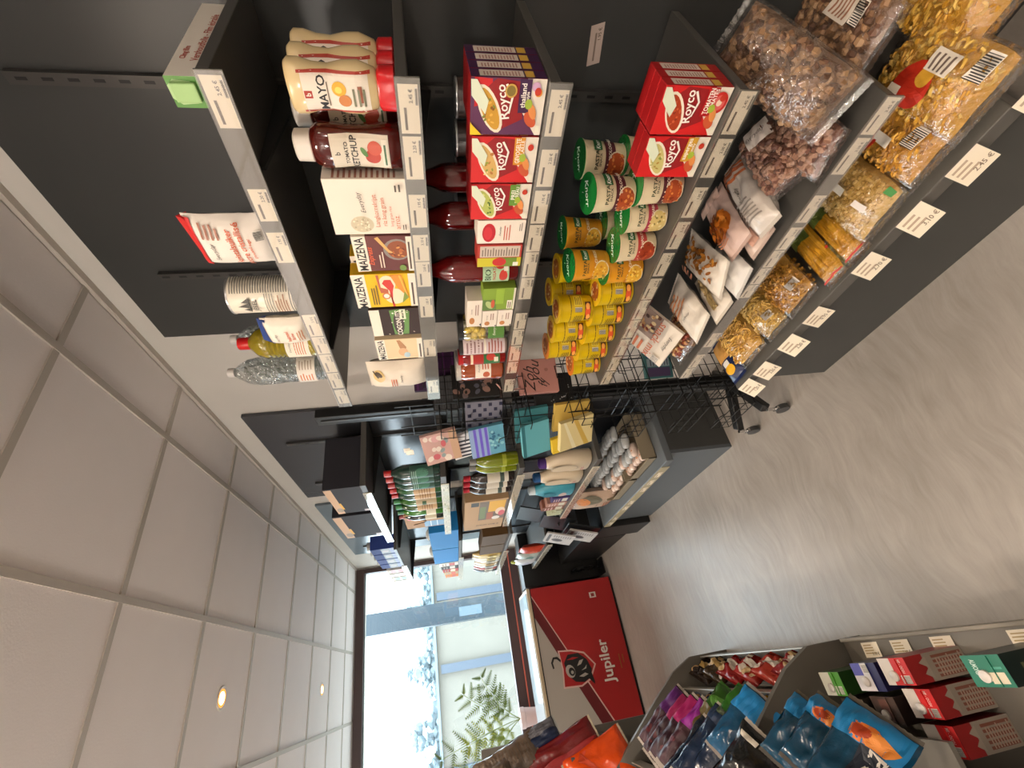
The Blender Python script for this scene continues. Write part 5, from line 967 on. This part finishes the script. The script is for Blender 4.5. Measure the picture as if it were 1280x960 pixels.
for i, (lb, c1, c2, lc) in enumerate(big):
    crisp('crisp_bag', lb, .16, .31, .075, 100+i, c2, [('r', 0, .0, 1, .42, c1), ('r', 0, .42, 1, 1, c2)]+([('e', .3, .36, .16, .08, 'C8501E')] if i == 0 else [('e', .2, .43, .1, .04, 'C83A2E')] if i == 3 else [])+spots(i, .1, .5, .9, .9, 8, .06, [c2, '5A1A22']), lc, BU, BF, back=[('r', 0, 0, 1, 1, 'B8AFA4')])
crisp('crisp_bag', 'leaf green and olive crisp bag with bright sealed end', .15, .22, .06, 110, '2E5A1A', [('r', 0, .45, 1, 1, '5A4A12'), ('e', .5, .3, .3, .12, '4E8A2A')], (-.245, 2.19, .475), BU, BF); crisp('crisp_bag', 'green crisp bag beside the light blue one', .13, .20, .06, 111, '2E6A1E', [('r', 0, .55, 1, 1, '2A3A14')], (-.245, 2.06, .475), BU, BF)
crisp('crisp_bag', 'dark navy crisp bag with white back panel, upper of the pair', .16, .30, .07, 112, '15233A', [('r', .0, .0, 1, .2, '1E3250')], (-.305, 2.10, .56), BU, BF, back=[('r', 0, 0, 1, 1, 'B8AFA4')]); crisp('crisp_bag', 'dark navy crisp bag, lower of the pair', .17, .30, .07, 113, '101A2C', [('e', .4, .2, .1, .04, 'C8C4B8')], (-.345, 2.17, .60), BU, BF, back=[('r', 0, 0, 1, 1, 'B8AFA4')])
crisp('crisp_bag', 'light blue crisp bag with orange spot next to the grey divider', .16, .26, .075, 114, '14486A', [('r', 0, 0, 1, .36, '1E86C8'), ('e', .12, .46, .1, .07, 'C85A2A')], (-.25, 1.97, .475), BU, BF, back=[('r', 0, 0, 1, 1, '9A928A')])
crisp('crisp_bag', 'black crisp bag with white emblem lying in front of the divider', .24, .24, .08, 115, '0E0E10', [('r', .62, .1, .9, .17, 'C8C0B0'), ('e', .1, .12, .06, .05, 'B8302E')], (-.36, 1.80, .60), (-.55, .35, .60), (.45, -.60, .62), back=[('r', 0, 0, 1, 1, 'A89E92')])
shell = [('e', .52, .24, .22, .09, 'D8742A', 15), ('p', [(.08, .20), (.20, .31), (.45, .33), (.55, .22), (.32, .17)], 'E08A3A'), ('e', .56, .24, .14, .058, 'A83A14', 15)]
def bu(label, loc, s_=1., prim=True, sd=0):
    return crisp('crisp_bag', label, .155*s_, .25*s_, .075, 120+sd, '0E3A52', [('r', 0, 0, 1, .34, '1272A8')]+(shell if prim else [])+([('p', [(.04, .33), (.50, .33), (.50, .98), (.06, .98)], '0A1424'), ('t', 'BU', .27, .46, .16, 'CFC8BE', 90, True)] if prim == 2 else []), loc, (-.55, .22, .74), (.45, -.62, .62), back=[('r', 0, 0, 1, 1, '5A5650')])
# ---------- carton shelf beside it
cs = thing('carton_shelf', 'low shelf of drink cartons with a price rail in front of the crisp rack', 'shelf', (0, 0, 0))
MB().box(-.72, -.115, .45, 1.90, .08, .10, M('6A655C', .4)).build('shelf_board', cs); MB().box(-.70, -.13, .5, 1.88, 0, .08, M('3A3834', .5)).build('plinth', cs)
MB().box(-.122, -.110, .45, 1.90, .07, .112, M('8A8376', .35)).build('front_lip', cs, bevel=.002)
MB().box(-.72, -.70, .45, 1.90, .1, .8, M('1E1C1A', .6)).build('back_board', cs)
for i, (y, dx) in enumerate(((1.775, 0), (1.64, .0), (1.48, 0), (1.235, 0), (1.02, 0))):
    mb = MB(); s = lambda u, v, off, y=y: (-.178+v*.048, y+.038-u*.076, .1015+off+(1-v)*.004)
    mb.add([s(0, 0, 0), s(1, 0, 0), s(1, 1, 0), s(0, 1, 0)], [(0, 1, 2, 3)], TAGM); art(mb, s, .076, .048, [('lines', .1, .2, .8, .9, 4, 'B9A070'), ('t', PR[i+3], .7, .25, .2, '6A5A40')]); mb.build('price_tag', cs)
def brik(label, x0, x1, y0, y1, h, top, side_, near, cat='carton', name='milk_carton'):
    """carton seen from above: near side faces -y"""
    W_ = x1-x0; D_ = y1-y0; t = thing(name, label, cat, (x0, y0, .101))
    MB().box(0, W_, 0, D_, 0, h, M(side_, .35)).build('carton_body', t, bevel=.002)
    a = MB(); art(a, lambda u, v, off: (u*W_, v*D_, h+off), W_, D_, top); a.build('printed_top', t); a = MB(); art(a, lambda u, v, off: (u*W_, -off, v*h), W_, h, near, base=.001); a.build('printed_side', t)
    MB().lathe([(.014, 0), (.014, .006), (.012, .0075), (0, .0075)], M('D8D0C8', .3), 18, (W_*.34, D_*.60, h)).build('screw_cap', t, 2)
    MB().box(.002, W_-.002, D_*.30, D_*.31, h, h+.004, M(top[0][5], .4)).build('folded_seam', t); return t
redtop = [('r', 0, 0, 1, 1, 'C81E1E'), ('r', 0, .55, 1, 1, 'DCD2C8'), ('r', .0, .45, .5, .7, 'C81E1E'), ('bar', .05, .08, .35, .4), ('t', 'ME - OOSH', .68, .22, .10, 'E8C8C0', 180, True, 0, .5)]
wrap = [('r', 0, 0, 1, .70, '8E8478')]+[('r', .10+i*.17, .04, .20+i*.17, .56, '7A4634') for i in range(5)]+[('r', 0, .70, 1, 1, '8A1214'), ('p', [(.1, .66), (.3, .78), (.5, .68), (.7, .8), (.9, .66)], '9A8E80')]+[('lines', .12, .06, .88, .52, 9, 'A89080')]
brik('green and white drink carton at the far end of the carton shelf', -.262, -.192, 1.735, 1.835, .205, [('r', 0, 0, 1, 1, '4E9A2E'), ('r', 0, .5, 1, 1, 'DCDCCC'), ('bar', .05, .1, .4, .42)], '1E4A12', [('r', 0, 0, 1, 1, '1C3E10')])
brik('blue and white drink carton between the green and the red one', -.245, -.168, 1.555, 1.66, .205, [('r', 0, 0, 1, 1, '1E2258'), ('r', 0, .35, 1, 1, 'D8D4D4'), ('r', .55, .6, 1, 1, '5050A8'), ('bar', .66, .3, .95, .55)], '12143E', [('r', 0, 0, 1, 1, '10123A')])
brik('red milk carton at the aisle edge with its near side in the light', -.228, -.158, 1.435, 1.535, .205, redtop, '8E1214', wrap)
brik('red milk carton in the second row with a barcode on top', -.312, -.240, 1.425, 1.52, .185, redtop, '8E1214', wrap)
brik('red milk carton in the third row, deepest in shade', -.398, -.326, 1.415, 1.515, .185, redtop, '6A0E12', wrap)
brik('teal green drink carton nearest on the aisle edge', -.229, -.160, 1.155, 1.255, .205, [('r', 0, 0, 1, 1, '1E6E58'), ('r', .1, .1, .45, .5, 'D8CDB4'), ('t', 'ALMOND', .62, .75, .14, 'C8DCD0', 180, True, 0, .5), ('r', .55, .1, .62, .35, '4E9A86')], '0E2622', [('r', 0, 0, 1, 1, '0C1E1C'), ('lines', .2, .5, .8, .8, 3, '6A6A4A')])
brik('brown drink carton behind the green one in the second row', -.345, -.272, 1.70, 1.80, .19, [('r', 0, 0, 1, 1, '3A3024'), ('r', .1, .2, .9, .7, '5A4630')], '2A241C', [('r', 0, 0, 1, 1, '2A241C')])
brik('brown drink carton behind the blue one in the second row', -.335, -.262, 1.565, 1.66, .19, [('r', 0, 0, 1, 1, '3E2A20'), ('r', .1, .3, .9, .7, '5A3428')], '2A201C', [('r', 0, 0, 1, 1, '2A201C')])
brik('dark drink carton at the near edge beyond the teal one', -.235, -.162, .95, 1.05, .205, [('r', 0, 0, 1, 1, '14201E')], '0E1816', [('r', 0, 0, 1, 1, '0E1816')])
# blue bags resting over the second row of cartons
bl = MB(); bl.box(-.70, -.34, 1.36, 1.90, .36, .375, GR2); bl.build('bag_ledge', cs)
bu('blue snack bag with an orange horn snack and BU lettering, largest', (-.280, 1.42, .475), 1.15, 2, 1); bu('blue snack bag with an orange tip, middle of the three', (-.262, 1.585, .47), .85, 1, 2); bu('plain blue snack bag nearest the divider panel', (-.262, 1.70, .465), .85, 0, 3)
mb = MB(); s = lambda u, v, off: (-.262-(1-v)*.03, 1.60-u*.09, .40+v*.04+off); mb.add([s(0, 0, 0), s(1, 0, 0), s(1, 1, 0), s(0, 1, 0)], [(0, 1, 2, 3)], TAGM); mb.build('price_tag', cs)

# ---------- second rack with the big bags, beyond the first
r2 = thing('snack_rack', 'tall grey rack of large crisp bags standing before the window', 'rack', (0, 0, 0))
MB().box(-1.3, -.42, 3.78, 3.80, 0, 1.5, GR2).build('side_panel', r2)
for z_ in (.3, .70, 1.04, 1.34): MB().box(-1.3, -.46, 3.10, 3.78, z_-.02, z_, M('4A4844', .5)).build('shelf_board', r2)
SU = (-.32, .12, .95); SF = (.38, -.90, .15)
crisp('crisp_bag', 'bright orange crisp bag standing lowest in the tall rack', .26, .36, .10, 130, 'D84A12', [('p', [(.5, .55), (.95, .7), (.8, .78), (.5, .6)], 'B8380E')], (-.47, 3.05, .72), SU, SF, back=[('r', 0, 0, 1, 1, 'B8A890')])
crisp('crisp_bag', 'dark red crisp bag with its tip pointing out beside the orange one', .15, .46, .08, 131, '6A1214', [('r', .0, .0, .3, 1, '8E1A1A')], (-.365, 3.16, .87), SU, SF, back=[('r', 0, 0, 1, 1, 'C0B098')])
crisp('crisp_bag', 'navy blue bag with silver edges behind the dark red one', .12, .28, .08, 132, '182440', [('r', .5, 0, 1, 1, '5A5A60')], (-.325, 3.24, 1.07), SU, SF, back=[('r', 0, 0, 1, 1, 'A8A8A0')])
crisp('crisp_bag', 'brown paper-coloured bag with stripes at the top of the tall rack', .16, .36, .08, 133, '6A5A4C', [('lines', .05, .05, .95, .95, 16, '58493C')], (-.385, 3.22, 1.21), SU, SF); crisp('crisp_bag', 'brown paper-coloured bag, topmost and farthest in the tall rack', .22, .36, .08, 134, '5E5044', [('lines', .05, .05, .95, .95, 16, '4E4136')], (-.50, 3.16, 1.35), SU, SF)
